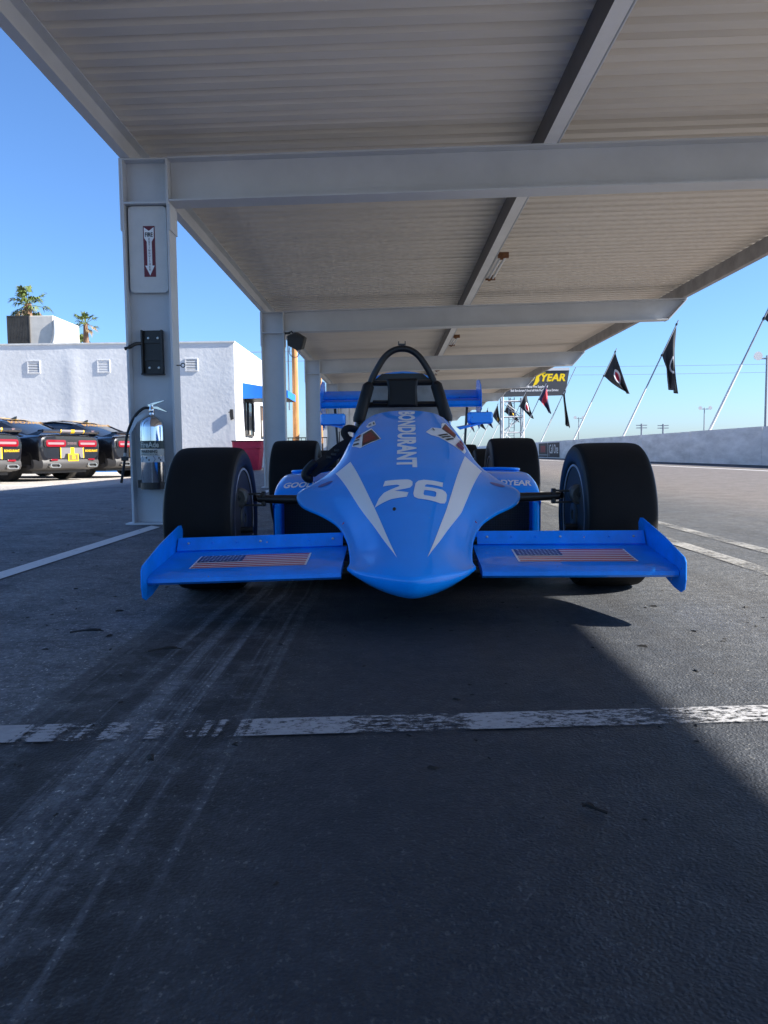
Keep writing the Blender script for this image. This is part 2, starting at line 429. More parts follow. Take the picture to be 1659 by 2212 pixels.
class MB:
    """collects shapes of ONE mesh"""
    def __init__(s): s.v = []; s.f = []
    def add(s, vs_, fs_):
        n = len(s.v); s.v += [tuple(v) for v in vs_]; s.f += [tuple(i+n for i in f) for f in fs_]; return s
    def box(s, x0, x1, y0, y1, z0, z1):
        return s.add([(x, y, z) for z in (z0, z1) for y in (y0, y1) for x in (x0, x1)],
                     [(0, 2, 3, 1), (4, 5, 7, 6), (0, 1, 5, 4), (2, 6, 7, 3), (0, 4, 6, 2), (1, 3, 7, 5)])
    def prism(s, poly, a, depth):
        """poly list of 3d points, extruded by vector depth"""
        n = len(poly); d = Vector(depth)
        vs_ = [Vector(p) for p in poly] + [Vector(p)+d for p in poly]
        fs_ = [tuple(range(n))[::-1], tuple(range(n, 2*n))] + [(i, (i+1) % n, n+(i+1) % n, n+i) for i in range(n)]
        return s.add(vs_, fs_)
    def tube(s, pts, r, n=10, cap=True):
        pts = [Vector(p) for p in pts]
        rr = r if isinstance(r, (list, tuple)) else [r]*len(pts)
        t0 = (pts[1]-pts[0]).normalized()
        ref = Vector((0, 0, 1)) if abs(t0.z) < 0.9 else Vector((1, 0, 0))
        nrm = (ref - t0*ref.dot(t0)).normalized()
        vs_ = []; prev = t0
        for i, p in enumerate(pts):
            if i == 0: t = t0
            elif i == len(pts)-1: t = (pts[i]-pts[i-1]).normalized()
            else: t = ((pts[i+1]-p).normalized()+(p-pts[i-1]).normalized()).normalized()
            nrm = (nrm - t*nrm.dot(t)).normalized(); bn = t.cross(nrm)
            for k in range(n):
                a = 2*math.pi*k/n
                vs_.append(p + (nrm*math.cos(a)+bn*math.sin(a))*rr[i])
        fs_ = []
        for i in range(len(pts)-1):
            for k in range(n):
                fs_.append((i*n+k, i*n+(k+1) % n, (i+1)*n+(k+1) % n, (i+1)*n+k))
        if cap: fs_ += [tuple(range(n))[::-1], tuple((len(pts)-1)*n+k for k in range(n))]
        return s.add(vs_, fs_)
    def lathe(s, prof, axis='X', n=40, c=(0, 0, 0), close=False):
        """prof list of (along axis, radius)"""
        vs_ = []
        for a, r in prof:
            for k in range(n):
                t = 2*math.pi*k/n; ca, sa = r*math.cos(t), r*math.sin(t)
                vs_.append({'X': (c[0]+a, c[1]+ca, c[2]+sa), 'Y': (c[0]+ca, c[1]+a, c[2]+sa), 'Z': (c[0]+ca, c[1]+sa, c[2]+a)}[axis])
        fs_ = []; m_ = len(prof)
        for i in range(m_ if close else m_-1):
            j = (i+1) % m_
            for k in range(n): fs_.append((i*n+k, j*n+k, j*n+(k+1) % n, i*n+(k+1) % n))
        if not close: fs_ += [tuple(range(n)), tuple((m_-1)*n+k for k in range(n))[::-1]]
        return s.add(vs_, fs_)
    def grid(s, rows, closed=False):
        n = len(rows[0]); vs_ = [p for r_ in rows for p in r_]; fs_ = []
        for i in range(len(rows)-1):
            for k in range(n if closed else n-1):
                fs_.append((i*n+k, i*n+(k+1) % n, (i+1)*n+(k+1) % n, (i+1)*n+k))
        return s.add(vs_, fs_)
    def obj(s, name, m, parent=None, sm=False, loc=None, fix=True):
        if fix:
            bm = bmesh.new(); me = bpy.data.meshes.new('tmp'); me.from_pydata(s.v, [], s.f); bm.from_mesh(me); bpy.data.meshes.remove(me)
            bmesh.ops.recalc_face_normals(bm, faces=bm.faces)
            return mobj(name, bm, m, parent, sm, loc)
        return mobj(name, (s.v, s.f), m, parent, sm, loc)

def cr(pts, n):
    """Catmull-Rom resampling, n steps per segment"""
    P = [Vector(p) for p in pts]; out = []
    for i in range(len(P)-1):
        p0 = P[i-1] if i else P[0]*2-P[1]
        p1, p2 = P[i], P[i+1]
        p3 = P[i+2] if i+2 < len(P) else P[-1]*2-P[-2]
        for k in range(n):
            t = k/n
            out.append(0.5*((2*p1)+(p2-p0)*t+(2*p0-5*p1+4*p2-p3)*t*t+(3*p1-p0-3*p2+p3)*t**3))
    out.append(P[-1]); return out

def bevel(o, w, seg=2):
    b = o.modifiers.new('bevel', 'BEVEL'); b.width = w; b.segments = seg; b.limit_method = 'ANGLE'; b.angle_limit = R(40)
    return o

def text_bm(s, size=1.0, bold=0.0, sx=1.0, shear=0.0, align='CENTER', spacing=1.0):
    """flat lettering as a bmesh in the xy plane"""
    cu = bpy.data.curves.new('lettering', 'FONT')
    cu.body = s; cu.size = size; cu.offset = bold*size; cu.shear = shear
    cu.align_x = align; cu.align_y = 'CENTER'; cu.space_character = spacing; cu.resolution_u = 3
    o = bpy.data.objects.new('lettering', cu); COL.objects.link(o)
    bpy.context.view_layer.update()
    dg = bpy.context.evaluated_depsgraph_get()
    me = bpy.data.meshes.new_from_object(o.evaluated_get(dg))
    bm = bmesh.new(); bm.from_mesh(me)
    for v in bm.verts: v.co.x *= sx
    bpy.data.objects.remove(o); bpy.data.curves.remove(cu); bpy.data.meshes.remove(me)
    return bm

def text_on(name, s, m, parent, org, ux, uy, off=0.003, **kw):
    """lettering on a plane through org spanned by ux, uy"""
    bm = text_bm(s, **kw)
    ux = Vector(ux).normalized(); uy = Vector(uy).normalized(); nn = ux.cross(uy)
    for v in bm.verts:
        v.co = Vector(org)+ux*v.co.x+uy*v.co.y+nn*off
    return mobj(name, bm, m, parent)

def poly_bm(polys):
    bm = bmesh.new()
    for p in polys:
        vs_ = [bm.verts.new((q[0], q[1], 0)) for q in p]
        bm.faces.new(vs_)
    bmesh.ops.triangulate(bm, faces=bm.faces[:])
    return bm

def dice(bm, step):
    for ax in (0, 1):
        lo = min(v.co[ax] for v in bm.verts); hi = max(v.co[ax] for v in bm.verts)
        k = lo+step
        while k < hi:
            n = Vector((0, 0, 0)); n[ax] = 1
            c = Vector((0, 0, 0)); c[ax] = k
            bmesh.ops.bisect_plane(bm, geom=bm.verts[:]+bm.edges[:]+bm.faces[:], plane_co=c, plane_no=n, dist=1e-6)
            k += step
    return bm

def bvh_of(o):
    me = o.data
    return BVHTree.FromPolygons([v.co.copy() for v in me.vertices], [tuple(p.vertices) for p in me.polygons])

def drape(bm, bvh, off=0.0018, d=(0, 0, -1), h=3.0):
    """drop a flat decal (x, y as plan coordinates) onto a surface along d"""
    d = Vector(d).normalized()
    for v in bm.verts:
        o = Vector((v.co.x, v.co.y, 0)) - d*h
        hit = bvh.ray_cast(o, d)
        if hit[0] is not None:
            n = hit[1] if hit[1].dot(d) < 0 else -hit[1]
            v.co = hit[0]+n*off
        else:
            v.co = v.co.copy(); v.co.z = -9
    bad = [v for v in bm.verts if v.co.z < -5]
    bmesh.ops.delete(bm, geom=bad, context='VERTS')
    return bm

def children(o): return [c for c in bpy.data.objects if c.parent == o]

def copy_tree(o, parent=None, skip=(), swap=None):
    c = o.copy(); COL.objects.link(c); c.parent = parent
    for ch in children(o):
        if ch.name.split('.')[0] in skip: continue
        copy_tree(ch, c, skip, swap)
    return c

def plain(data):
    """bmesh or (v,f) to mesh data object"""
    me = bpy.data.meshes.new('piece'); me.from_pydata(data.v, [], data.f); me.validate(); return me

# ================================================================== ground and painted lines
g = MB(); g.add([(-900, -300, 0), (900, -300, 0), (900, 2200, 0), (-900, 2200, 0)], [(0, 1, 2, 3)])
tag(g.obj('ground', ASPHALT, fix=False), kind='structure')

def strip(name, pts, m, z=0.004):
    b = MB(); b.add([(x, y, z) for x, y in pts], [tuple(range(len(pts)))])
    return tag(b.obj(name, m, fix=False), kind='structure')
strip('stall_line', [(-3.4, 1.31), (3.4, 1.70), (3.4, 1.79), (-3.4, 1.415)], PAINT_STALL)
strip('parking_line', [(-1.83, -4.0), (-1.725, -4.0), (-1.725, 5.95), (-1.83, 6.08)], PAINT_CLEAN)
strip('parking_line', [(-1.83, 10.2), (-1.725, 10.2), (-1.725, 12.6), (-1.83, 12.7)], PAINT_CLEAN)
strip('lane_line', [(1.93, -5), (2.02, -5), (2.02, 70), (1.93, 70)], PAINT_LANE)
strip('lane_line', [(1.60, -5), (1.70, -5), (1.70, 70), (1.60, 70)], PAINT_LANE)
strip('track_edge_line', [(8.98, -5), (9.10, -5), (9.10, 140), (8.98, 140)], PAINT_CLEAN)
strip('parking_line', [(-16, 16.0), (-16, 15.85), (-6.2, 14.6), (-6.2, 14.75)], PAINT_CLEAN)
strip('track_seam', [(-0, 30.0), (0, 30.05), (60, 30.05), (60, 30.0)], DARKGAP, 0.003)
strip('kerb_shoulder', [(10.6, -5), (11.8, -5), (11.8, 150), (10.6, 150)], mat('dark_sealed_asphalt', (0.028, 0.028, 0.03), 0.8, var=(3, 0.3)), 0.006)

# ================================================================== carport
CX0, CY0 = -2.03, 6.25
BAY, NB, SL = 6.65, 10, 0.020
car_port = tag(empty('carport', (CX0, CY0, 0)), 'long white steel carport with corrugated roof sheltering the race car', 'carport')
def i_column():
    b = MB()
    b.box(0, 0.016, 0, 0.2, 0.0, 2.80); b.box(0.344, 0.36, 0, 0.2, 0.0, 2.80)
    b.box(0.016, 0.344, 0.094, 0.106, 0.0, 2.80)
    b.box(0.0165, 0.3435, 0.002, 0.198, 2.462, 2.475)
    b.box(0.0165, 0.3435, 0.002, 0.198, 2.788, 2.800)
    b.box(-0.011, -0.001, -0.004, 0.204, 2.26, 2.80); b.box(0.361, 0.371, -0.004, 0.204, 2.26, 2.455)
    b.box(-0.04, 0.40, -0.04, 0.24, 0.0, 0.012)
    return b
cm = plain(i_column()); cm.materials.append(STEELW)
def i_beam():
    b = MB(); L = 6.77; D = 0.33
    def zt(x): return 2.80+SL*x
    x0 = 0.362
    b.prism([(x0, 0, zt(x0)), (L, 0, zt(L)), (L, 0, zt(L)-0.014), (x0, 0, zt(x0)-0.014)], 0, (0, 0.2, 0))
    xe = L-0.30
    b.prism([(x0, 0, zt(x0)-D), (xe, 0, zt(xe)-D), (xe, 0, zt(xe)-D+0.014), (x0, 0, zt(x0)-D+0.014)], 0, (0, 0.2, 0))
    b.prism([(x0, 0.094, zt(x0)-0.0142), (L-0.02, 0.094, zt(L)-0.0142), (xe, 0.094, zt(xe)-D+0.0142), (x0, 0.094, zt(x0)-D+0.0142)], 0, (0, 0.012, 0))
    a = Vector((L-0.004, 0.002, zt(L)-0.016)); c = Vector((xe+0.004, 0.002, zt(xe)-D+0.001)); t = Vector((0.010, 0, -0.008))
    b.prism([a, a+t, c+t, c], 0, (0, 0.196, 0))
    return b
bmh = plain(i_beam()); bmh.materials.append(STEELW)
for k in range(-1, NB):
    for nm, me in (('column', cm), ('beam', bmh)):
        o = bpy.data.objects.new(nm, me); link(o, car_port); o.location = (0, k*BAY, 0)
Y0, Y1 = -8.3, (NB-1)*BAY+0.4
def channel(x, w, zb, h=0.2, t=0.008):
    """C channel along y: web at x, flanges of width w (sign = direction)"""
    b = MB(); s = 1 if w > 0 else -1
    def bb(xa, xb, za, zb_): b.box(min(xa, xb), max(xa, xb), Y0, Y1, za, zb_)
    bb(x, x+s*t, zb, zb+h); bb(x+s*t, x+w, zb, zb+t); bb(x+s*t, x+w, zb+h-t, zb+h)
    return b
channel(0.0, 0.075, 2.802).obj('edge_purlin', STEELW, car_port)
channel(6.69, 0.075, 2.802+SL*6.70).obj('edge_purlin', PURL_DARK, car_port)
pd = mat('purlin_dark_primer', (0.105, 0.095, 0.095), 0.5, var=(5, 0.4))
cp = channel(3.225, 0.095, 2.804+SL*3.22).obj('centre_purlin', pd, car_port)
b = MB(); b.box(3.222, 3.322, Y0, Y1, 2.800+SL*3.22, 2.8025+SL*3.22); b.obj('flange_plate', mat('white_enamel', (0.86, 0.86, 0.85), 0.5, var=(2, 0.1)), cp)
b = MB(); b.tube([(3.335, Y0, 2.812+SL*3.22), (3.335, Y1, 2.812+SL*3.22)], 0.010, 8); b.obj('conduit', STEELW, cp, True)
def deck_panel():
    P = 0.183; prof = []
    for r_ in range(5):
        y = r_*P
        prof += [(y, 0), (y+0.098, 0), (y+0.118, 0.036), (y+0.163, 0.036)]
    prof.append((5*P+0.004, 0.0))
    b = MB(); xa, xb = -0.02, 6.768
    rows = []
    for x in (xa, xb): rows.append([(x, y, 3.004+SL*x+z) for y, z in prof]+[(x, y, 3.0065+SL*x+z) for y, z in reversed(prof)])
    b.grid(rows, True)
    return b
dm = plain(deck_panel()); dm.materials.append(DECK)
y = Y0-0.1
while y < Y1:
    o = bpy.data.objects.new('roof_panel', dm); link(o, car_port); o.location = (0, y, random.uniform(0, 0.003)); y += 0.915

# fluorescent fixtures under the purlin
def fixture(yc, label):
    t = tag(empty('fluorescent_light', (1.345, yc, 2.86)), label, 'light fixture', 'fluorescent lights under the carport roof')
    b = MB(); b.box(-0.035, 0.0, -0.62, 0.62, 0.0, 0.06); b.obj('housing', LIGHTBODY, t)
    for x in (0.018, 0.068):
        c = MB(); c.tube([(x, -0.60, 0.005), (x, 0.60, 0.005)], 0.017, 10); c.obj('tube', TUBE, t, True)
    for s in (-1, 1):
        c = MB(); c.box(-0.03, 0.10, s*0.615-0.016, s*0.615+0.016, -0.02, 0.045); c.box(0.0, 0.035, s*0.60-0.02, s*0.60+0.02, -0.035, 0.0); c.obj('socket', RUST, t)
for yc, lb in ((3.55, 'twin tube light under the roof above the camera, at the top edge'), (10.35, 'twin tube light with rusty sockets in the second roof bay, nearest one seen whole'),
               (17.0, 'small twin tube light in the third roof bay above the roll hoop'), (23.6, 'farthest small twin tube light beyond the roll hoop')):
    fixture(yc, lb)

# ------------------------------------------------------------------ things on the first column
cx, cyw = CX0+0.18, CY0+0.094
def rrect(x0, x1, z0, z1, r, n=5):
    out = []
    for cx_, cz_, a0 in ((x1-r, z1-r, 0), (x0+r, z1-r, 90), (x0+r, z0+r, 180), (x1-r, z0+r, 270)):
        for k in range(n+1):
            a = R(a0+90*k/n); out.append((cx_+r*math.cos(a), cz_+r*math.sin(a)))
    return out
sg = tag(empty('fire_extinguisher_sign', (cx, cyw-0.045, 1.80)), 'white rounded panel with maroon FIRE EXTINGUISHER arrow on the first column', 'sign')
b = MB(); b.prism([(x, 0, z) for x, z in rrect(-0.147, 0.147, 0.0, 0.655, 0.035)], 0, (0, 0.02, 0)); b.obj('panel', SIGNWHITE, sg)
b = MB(); b.box(-0.035, 0.055, -0.0022, -0.0002, 0.12, 0.505); b.obj('maroon_label', MAROON, sg)
ar = [(-0.028, .495), (0.01, .468), (0.048, .495), (0.048, .415), (0.030, .385), (0.030, .205), (0.048, .205), (0.011, .130), (-0.026, .205), (-0.008, .205), (-0.008, .385), (-0.028, .415)]
bm = poly_bm([ar])
for v in bm.verts: v.co = Vector((v.co.x, -0.0036, v.co.y))
mobj('arrow', bm, WHITE_DECAL, sg)
text_on('lettering', 'FIRE', INK, sg, (0.010, -0.0038, 0.437), (1, 0, 0), (0, 0, 1), size=0.047, bold=0.014, sx=0.72)
for k, ch in enumerate('EXTINGUISHER'):
    text_on('lettering', ch, INK, sg, (0.011, -0.0038, 0.402-k*0.0208), (1, 0, 0), (0, 0, 1), size=0.023, bold=0.008, sx=0.85)

br = tag(empty('wall_bracket', (cx+0.005, cyw, 1.18)), 'black metal vehicle bracket with loose strap bolted to the first column', 'bracket')
b = MB(); b.box(-0.082, 0.082, -0.018, -0.002, 0, 0.335); b.box(-0.085, -0.070, -0.055, -0.018, 0.0, 0.335); b.box(0.070, 0.085, -0.055, -0.018, 0.0, 0.335); b.box(-0.088, 0.088, -0.065, -0.002, -0.012, 0.0)
bevel(b.obj('plate', BLACKMET, br), 0.004)
b = MB(); b.box(-0.066, 0.066, -0.030, -0.0185, 0.235, 0.262); b.box(-0.066, 0.066, -0.030, -0.0185, 0.100, 0.122); b.obj('clamp_band', BLACKMET, br)
for x, z in ((-0.034, .275), (0.04, .275), (-0.03, .045), (0.042, .045)):
    b = MB(); b.lathe([(-0.026, 0.002), (-0.025, 0.009), (-0.0185, 0.011)], 'Y', 10, (x, 0, z)); b.obj('bolt', BOLTM, br, True)
b = MB(); b.tube(cr([(-0.075, -0.04, 0.232), (-0.12, -0.07, 0.225), (-0.16, -0.085, 0.20), (-0.20, -0.09, 0.185)], 4), 0.013, 6); b.obj('strap', BLACKMET, br)
ey = tag(empty('eye_bolt', (CX0+0.36, CY0+0.1, 1.245)), 'small steel eye screw on the edge of the first column', 'eye bolt')
b = MB(); b.tube([(0, 0, 0), (0.035, 0, 0)], 0.004, 6)
b.obj('shank', BLACKMET, ey)
b = MB(); b.tube([(0.05+0.016*math.cos(a*R(30)), 0, 0.016*math.sin(a*R(30))) for a in range(13)], 0.004, 6, False); b.obj('ring', BLACKMET, ey, True)

ex = tag(empty('fire_extinguisher', (cx+0.012, CY0-0.04, 0.30)), 'polished steel fire extinguisher with black hose hung on the first column', 'extinguisher')
b = MB(); b.lathe([(0, 0.070), (0.012, 0.088), (0.03, 0.093), (0.455, 0.093), (0.49, 0.088), (0.52, 0.070), (0.545, 0.040), (0.555, 0.022), (0.575, 0.020)], 'Z', 44)
body = b.obj('cylinder', CHROME, ex, True)
def wrap(z0, z1, a0, a1, r=0.0942, n=18):
    b = MB(); rows = []
    for z in (z0, z1): rows.append([(r*math.sin(R(a0+(a1-a0)*k/n)), -r*math.cos(R(a0+(a1-a0)*k/n)), z) for k in range(n+1)])
    return b.grid(rows)
def curved_text(s, m, z, a_c, size, r=0.0958, **kw):
    bm = dice(text_bm(s, size=size, **kw), 0.012)
    for v in bm.verts:
        a = R(a_c)+v.co.x/r
        v.co = Vector((r*math.sin(a), -r*math.cos(a), z+v.co.y))
    return mobj('lettering', bm, m, ex)
wrap(0.290, 0.352, -95, 80).obj('label_band', LABELGREEN, ex, fix=False)
wrap(0.236, 0.288, -95, 80).obj('warning_label', LABELCREAM, ex, fix=False)
wrap(0.187, 0.234, -95, 80).obj('picture_label', mat('label_pale', (0.5, 0.55, 0.57), 0.45), ex, fix=False)
curved_text('FireAde', LABELCREAM, 0.320, -2, 0.060, bold=0.02, sx=0.80)
curved_text('WARNING', INK, 0.269, -4, 0.030, bold=0.035, sx=0.95)
curved_text('NOT FOR ELECTRICAL FIRES', INK, 0.247, -4, 0.018, bold=0.0, sx=0.62)
for a_ in (-38, 22):
    b = MB(); rr = 0.0955
    p = [(a_-3, 0.234), (a_+5, 0.211), (a_-3, 0.188), (a_-5, 0.188), (a_+3, 0.211), (a_-5, 0.234)]
    b.add([(rr*math.sin(R(q)), -rr*math.cos(R(q)), z) for q, z in p], [(0, 1, 4, 5), (1, 2, 3, 4)]); b.obj('chevron', NAVY_DECAL, ex, fix=False)
for a_, z in ((-14, .222), (-2, .205), (44, .220), (52, .205), (-60, .212)):
    b = MB(); rr = 0.0955
    p = [(a_+5*math.cos(t*1.05)*(1 if t % 2 else .6), z+0.008*math.sin(t*1.05)) for t in range(6)]
    b.add([(rr*math.sin(R(q)), -rr*math.cos(R(q)), zz) for q, zz in p], [tuple(range(6))]); b.obj('pictogram', INK, ex, fix=False)
b = MB(); b.lathe([(0.56, 0.016), (0.575, 0.024), (0.60, 0.024), (0.612, 0.018), (0.625, 0.018), (0.635, 0.01)], 'Z', 16); b.obj('valve', CHROME, ex, True)
b = MB(); b.prism([(-0.03, -0.012, 0.632), (0.02, -0.012, 0.648), (0.10, -0.012, 0.665), (0.112, -0.012, 0.660), (0.03, -0.012, 0.630), (-0.02, -0.012, 0.612)], 0, (0, 0.024, 0)); bevel(b.obj('lever', CHROME, ex), 0.003)
b = MB(); b.prism([(0.0, -0.012, 0.618), (0.05, -0.012, 0.618), (0.125, -0.012, 0.578), (0.12, -0.012, 0.570), (0.04, -0.012, 0.595), (0.0, -0.012, 0.600)], 0, (0, 0.024, 0)); bevel(b.obj('handle', CHROME, ex), 0.003)
b = MB(); b.tube(cr([(0, 0, 0.605), (-0.06, -0.02, 0.60), (-0.13, -0.03, 0.53), (-0.185, -0.035, 0.40), (-0.205, -0.035, 0.25), (-0.225, -0.03, 0.13), (-0.245, -0.03, 0.03)], 6), 0.0105, 10); hz = b.obj('hose', HOSE, ex, True)
b = MB(); b.tube([(-0.203, -0.035, 0.262), (-0.206, -0.035, 0.235)], 0.0135, 10); b.obj('ferrule', ALU, hz, True)
b = MB(); b.box(-0.232, -0.185, -0.055, -0.015, 0.20, 0.232); bevel(b.obj('hose_clip', BLACKMET, ex), 0.004)
b = MB(); b.prism([(-0.02, -0.098, 0.565), (-0.10, -0.098, 0.53), (-0.155, -0.098, 0.405), (-0.135, -0.098, 0.41), (-0.085, -0.098, 0.49), (-0.02, -0.098, 0.545)], 0, (0, 0.002, 0)); b.obj('inspection_tag', TAGBLUE, ex)
b = MB(); b.lathe([(-0.02, 0.096), (0.028, 0.096), (0.03, 0.1), (-0.022, 0.1)], 'Z', 24, close=True); b.box(-0.09, 0.09, 0.09, 0.132, -0.02, 0.02); b.box(-0.118, -0.096, -0.02, 0.0, -0.01, 0.05); b.obj('cradle', BLACKMET, ex)

# loudspeaker on the second column
sp = tag(empty('loudspeaker', (CX0+0.44, CY0+BAY+0.02, 2.42)), 'dark box loudspeaker bracketed to the second column under the roof', 'loudspeaker')
b = MB(); b.prism([(-0.02, -0.12, -0.02), (0.12, -0.16, 0.03), (0.27, -0.16, -0.06), (0.22, -0.16, -0.24), (0.14, -0.16, -0.25), (-0.01, -0.12, -0.17)], 0, (0.02, 0.2, 0.03))
bevel(b.obj('cabinet', SPEAKER, sp), 0.015)
b = MB(); b.box(-0.06, 0.03, -0.03, 0.0, 0.02, 0.05); b.tube([(-0.06, 0, 0.03), (0.05, -0.03, 0.06), (0.08, -0.06, 0.02)], 0.014, 6); b.obj('bracket', BLACKMET, sp)
b = MB(); b.tube(cr([(0.02, 0, -0.16), (0.0, 0.02, -0.26), (0.05, 0.04, -0.33), (0.13, 0.05, -0.32), (0.17, 0.06, -0.22)], 5), 0.006, 6); b.obj('cable', WIREM, sp, True)

# ================================================================== the race car
rc = tag(empty('formula_race_car', (0.072, 3.2, 0), R(-0.62)), 'blue open-wheel race car with white number 26 parked under the carport', 'race car')
W = lambda Y: Y-3.2       # stations are noted as distance from the camera, turned into car space here

# ---- nose and cowl: rows of half-profile points from the centre line outwards
ST = [
 [(0, 2.278, .180), (.058, 2.303, .180), (.108, 2.342, .180), (.152, 2.385, .181), (.180, 2.428, .182), (.200, 2.470, .184)],
 [(0, 2.345, .210), (.055, 2.355, .208), (.100, 2.385, .203), (.140, 2.430, .196), (.174, 2.475, .191), (.195, 2.520, .194)],
 [(0, 2.480, .258), (.058, 2.490, .254), (.103, 2.515, .242), (.143, 2.550, .226), (.178, 2.580, .217), (.202, 2.605, .221)],
 [(0, 2.640, .316), (.066, 2.645, .311), (.117, 2.655, .295), (.158, 2.670, .270), (.191, 2.685, .252), (.217, 2.700, .250)],
 [(0, 2.800, .372), (.076, 2.800, .366), (.137, 2.805, .347), (.183, 2.812, .318), (.220, 2.822, .292), (.255, 2.832, .284)],
 [(0, 2.930, .417), (.088, 2.930, .411), (.160, 2.933, .390), (.215, 2.936, .358), (.266, 2.940, .326), (.320, 2.945, .312)],
 [(0, 3.050, .457), (.098, 3.050, .451), (.180, 3.050, .429), (.250, 3.052, .394), (.325, 3.055, .356), (.405, 3.060, .338)],
 [(0, 3.150, .489), (.106, 3.150, .483), (.194, 3.150, .461), (.272, 3.152, .424), (.355, 3.155, .388), (.440, 3.150, .366)],
 [(0, 3.240, .516), (.112, 3.240, .510), (.204, 3.240, .488), (.283, 3.242, .450), (.358, 3.240, .416), (.436, 3.205, .388)],
 [(0, 3.360, .552), (.118, 3.360, .546), (.212, 3.360, .524), (.283, 3.362, .487), (.335, 3.360, .452), (.395, 3.290, .410)],
 [(0, 3.500, .594), (.121, 3.500, .588), (.214, 3.500, .566), (.272, 3.505, .532), (.304, 3.510, .490), (.326, 3.480, .440)],
 [(0, 3.680, .647), (.118, 3.680, .641), (.207, 3.685, .619), (.262, 3.695, .583), (.290, 3.705, .530), (.302, 3.705, .450)],
 [(0, 3.880, .704), (.108, 3.882, .698), (.188, 3.895, .678), (.242, 3.915, .642), (.277, 3.935, .580), (.295, 3.940, .460)],
 [(0, 4.060, .752), (.095, 4.066, .746), (.168, 4.090, .728), (.223, 4.125, .690), (.266, 4.165, .620), (.290, 4.180, .470)],
]
rows = []
for s in ST:
    half = [Vector((x, W(y), z)) for x, y, z in s]
    left = [Vector((-p.x, p.y, p.z)) for p in half[:0:-1]]
    rows.append(cr(left+half, 6))
cols = list(zip(*rows))
dense = [cr(c, 6) for c in cols]
rows = list(zip(*dense))
top_rows = [list(r_) for r_ in rows]
n_row = len(top_rows)
cowl = MB().grid(top_rows)
# rolled edge: from the outer boundary down and under
edge = [r_[0] for r_ in reversed(top_rows)]+top_rows[0][1:-1]+[r_[-1] for r_ in top_rows]
def under(p, k):
    Yw = p.y+3.2
    front = max(0.0, min(1.0, (2.62-Yw)/0.16))
    cen = max(0.0, 1-(abs(p.x)/0.205)**1.7)
    dz = 0.020+0.046*cen*front
    if k == 0: return Vector((p.x*1.004, p.y-0.004*front, p.z-0.008))
    if k == 1: return Vector((p.x*(0.985-0.01*(1-front)), p.y+0.002*front, p.z-dz*0.62))
    if k == 2: return Vector((p.x*(0.92-0.03*(1-front)), p.y+0.026*front, p.z-dz*0.98))
    return Vector((p.x*(0.70-0.1*(1-front)), p.y+0.12*front, p.z-dz*1.05-0.01*(1-front)))
ur = [edge]+[[under(p, k) for p in edge] for k in range(4)]
cowl.grid([list(r_) for r_ in ur])
bm = bmesh.new(); me = bpy.data.meshes.new('t'); me.from_pydata(cowl.v, [], cowl.f); bm.from_mesh(me); bpy.data.meshes.remove(me)
bmesh.ops.remove_doubles(bm, verts=bm.verts[:], dist=0.0004)
bmesh.ops.recalc_face_normals(bm, faces=bm.faces[:])
nose = mobj('nose_cowl', bm, BLUE, rc, 'all')
nose_bvh = bvh_of(nose)
DR = (0, 0.32, -1)
def decal(name, bm, m, step=0.018, off=0.0016, parent=None):
    """plan coordinates: x across, y = station along the car"""
    for v in bm.verts: v.co.y = W(v.co.y); v.co.x += .013
    return mobj(name, drape(dice(bm, step), nose_bvh, off), m, parent or nose, 'all')
decal('white_stripe', poly_bm([[(-.057, 2.389), (-.193, 2.864), (-.308, 3.277), (-.249, 3.326), (-.135, 2.789)]]), WHITE_DECAL)
decal('white_stripe', poly_bm([[(.034, 2.392), (.112, 2.761), (.231, 3.395), (.293, 3.309), (.171, 2.828)]]), WHITE_DECAL)
# number 26, heavy italic, drawn in a unit box then laid on the nose
two = [(0, 0), (.43, .15), (.85, .20), (.90, .40), (.37, .32), (.435, .435), (.52, .50), (.80, .555), (.95, .61), (1.02, .72), (1.03, .88), (.97, .97), (.88, 1.0), (.25, 1.0), (.20, .76), (.60, .76), (.66, .72), (.63, .675), (.55, .635), (.23, .47), (.10, .29)]
six_o = [(.98, 1.0), (.36, 1.0), (.18, .94), (.09, .82), (.0, .34), (.02, .20), (.14, .13), (.80, .08), (.94, .14), (1.0, .26), (1.05, .52), (1.02, .62), (.92, .67), (.38, .67), (.39, .74), (.44, .79), (.94, .79)]
six_i = [(.35, .52), (.68, .52), (.72, .48), (.69, .32), (.64, .28), (.34, .29), (.31, .34)]
def mapnum(p, x0, w_, y0=2.788, h_=0.205): return (x0+p[0]*w_, y0+p[1]*h_)
bm = poly_bm([[mapnum(p, -.134, .132) for p in two]])
decal('number_two', bm, WHITE_DECAL, 0.014)
def ring_fill(o_, i_):
    bm = bmesh.new()
    e = []
    for lp in (o_, i_):
        vv = [bm.verts.new((p[0], p[1], 0)) for p in lp]
        for k in range(len(vv)): e.append(bm.edges.new((vv[k], vv[(k+1) % len(vv)])))
    bmesh.ops.triangle_fill(bm, edges=e, use_beauty=True)
    return bm
decal('number_six', ring_fill([mapnum(p, .002, .116) for p in six_o], [mapnum(p, .002, .116) for p in six_i]), WHITE_DECAL, 0.014)
bm = text_bm('BONDURANT', size=0.135, bold=0.045, sx=1.0, spacing=1.02)
xs = [v.co.x for v in bm.verts]; x0_, x1_ = min(xs), max(xs); ys = [v.co.y for v in bm.verts]; y0_, y1_ = min(ys), max(ys)
for v in bm.verts:
    t = (v.co.x-x0_)/(x1_-x0_); q = (v.co.y-y0_)/(y1_-y0_)
    v.co = Vector((-.048-.011*t+q*0.083, 4.03-t*0.905, 0))
decal('sponsor_lettering', bm, WHITE_DECAL, 0.016)
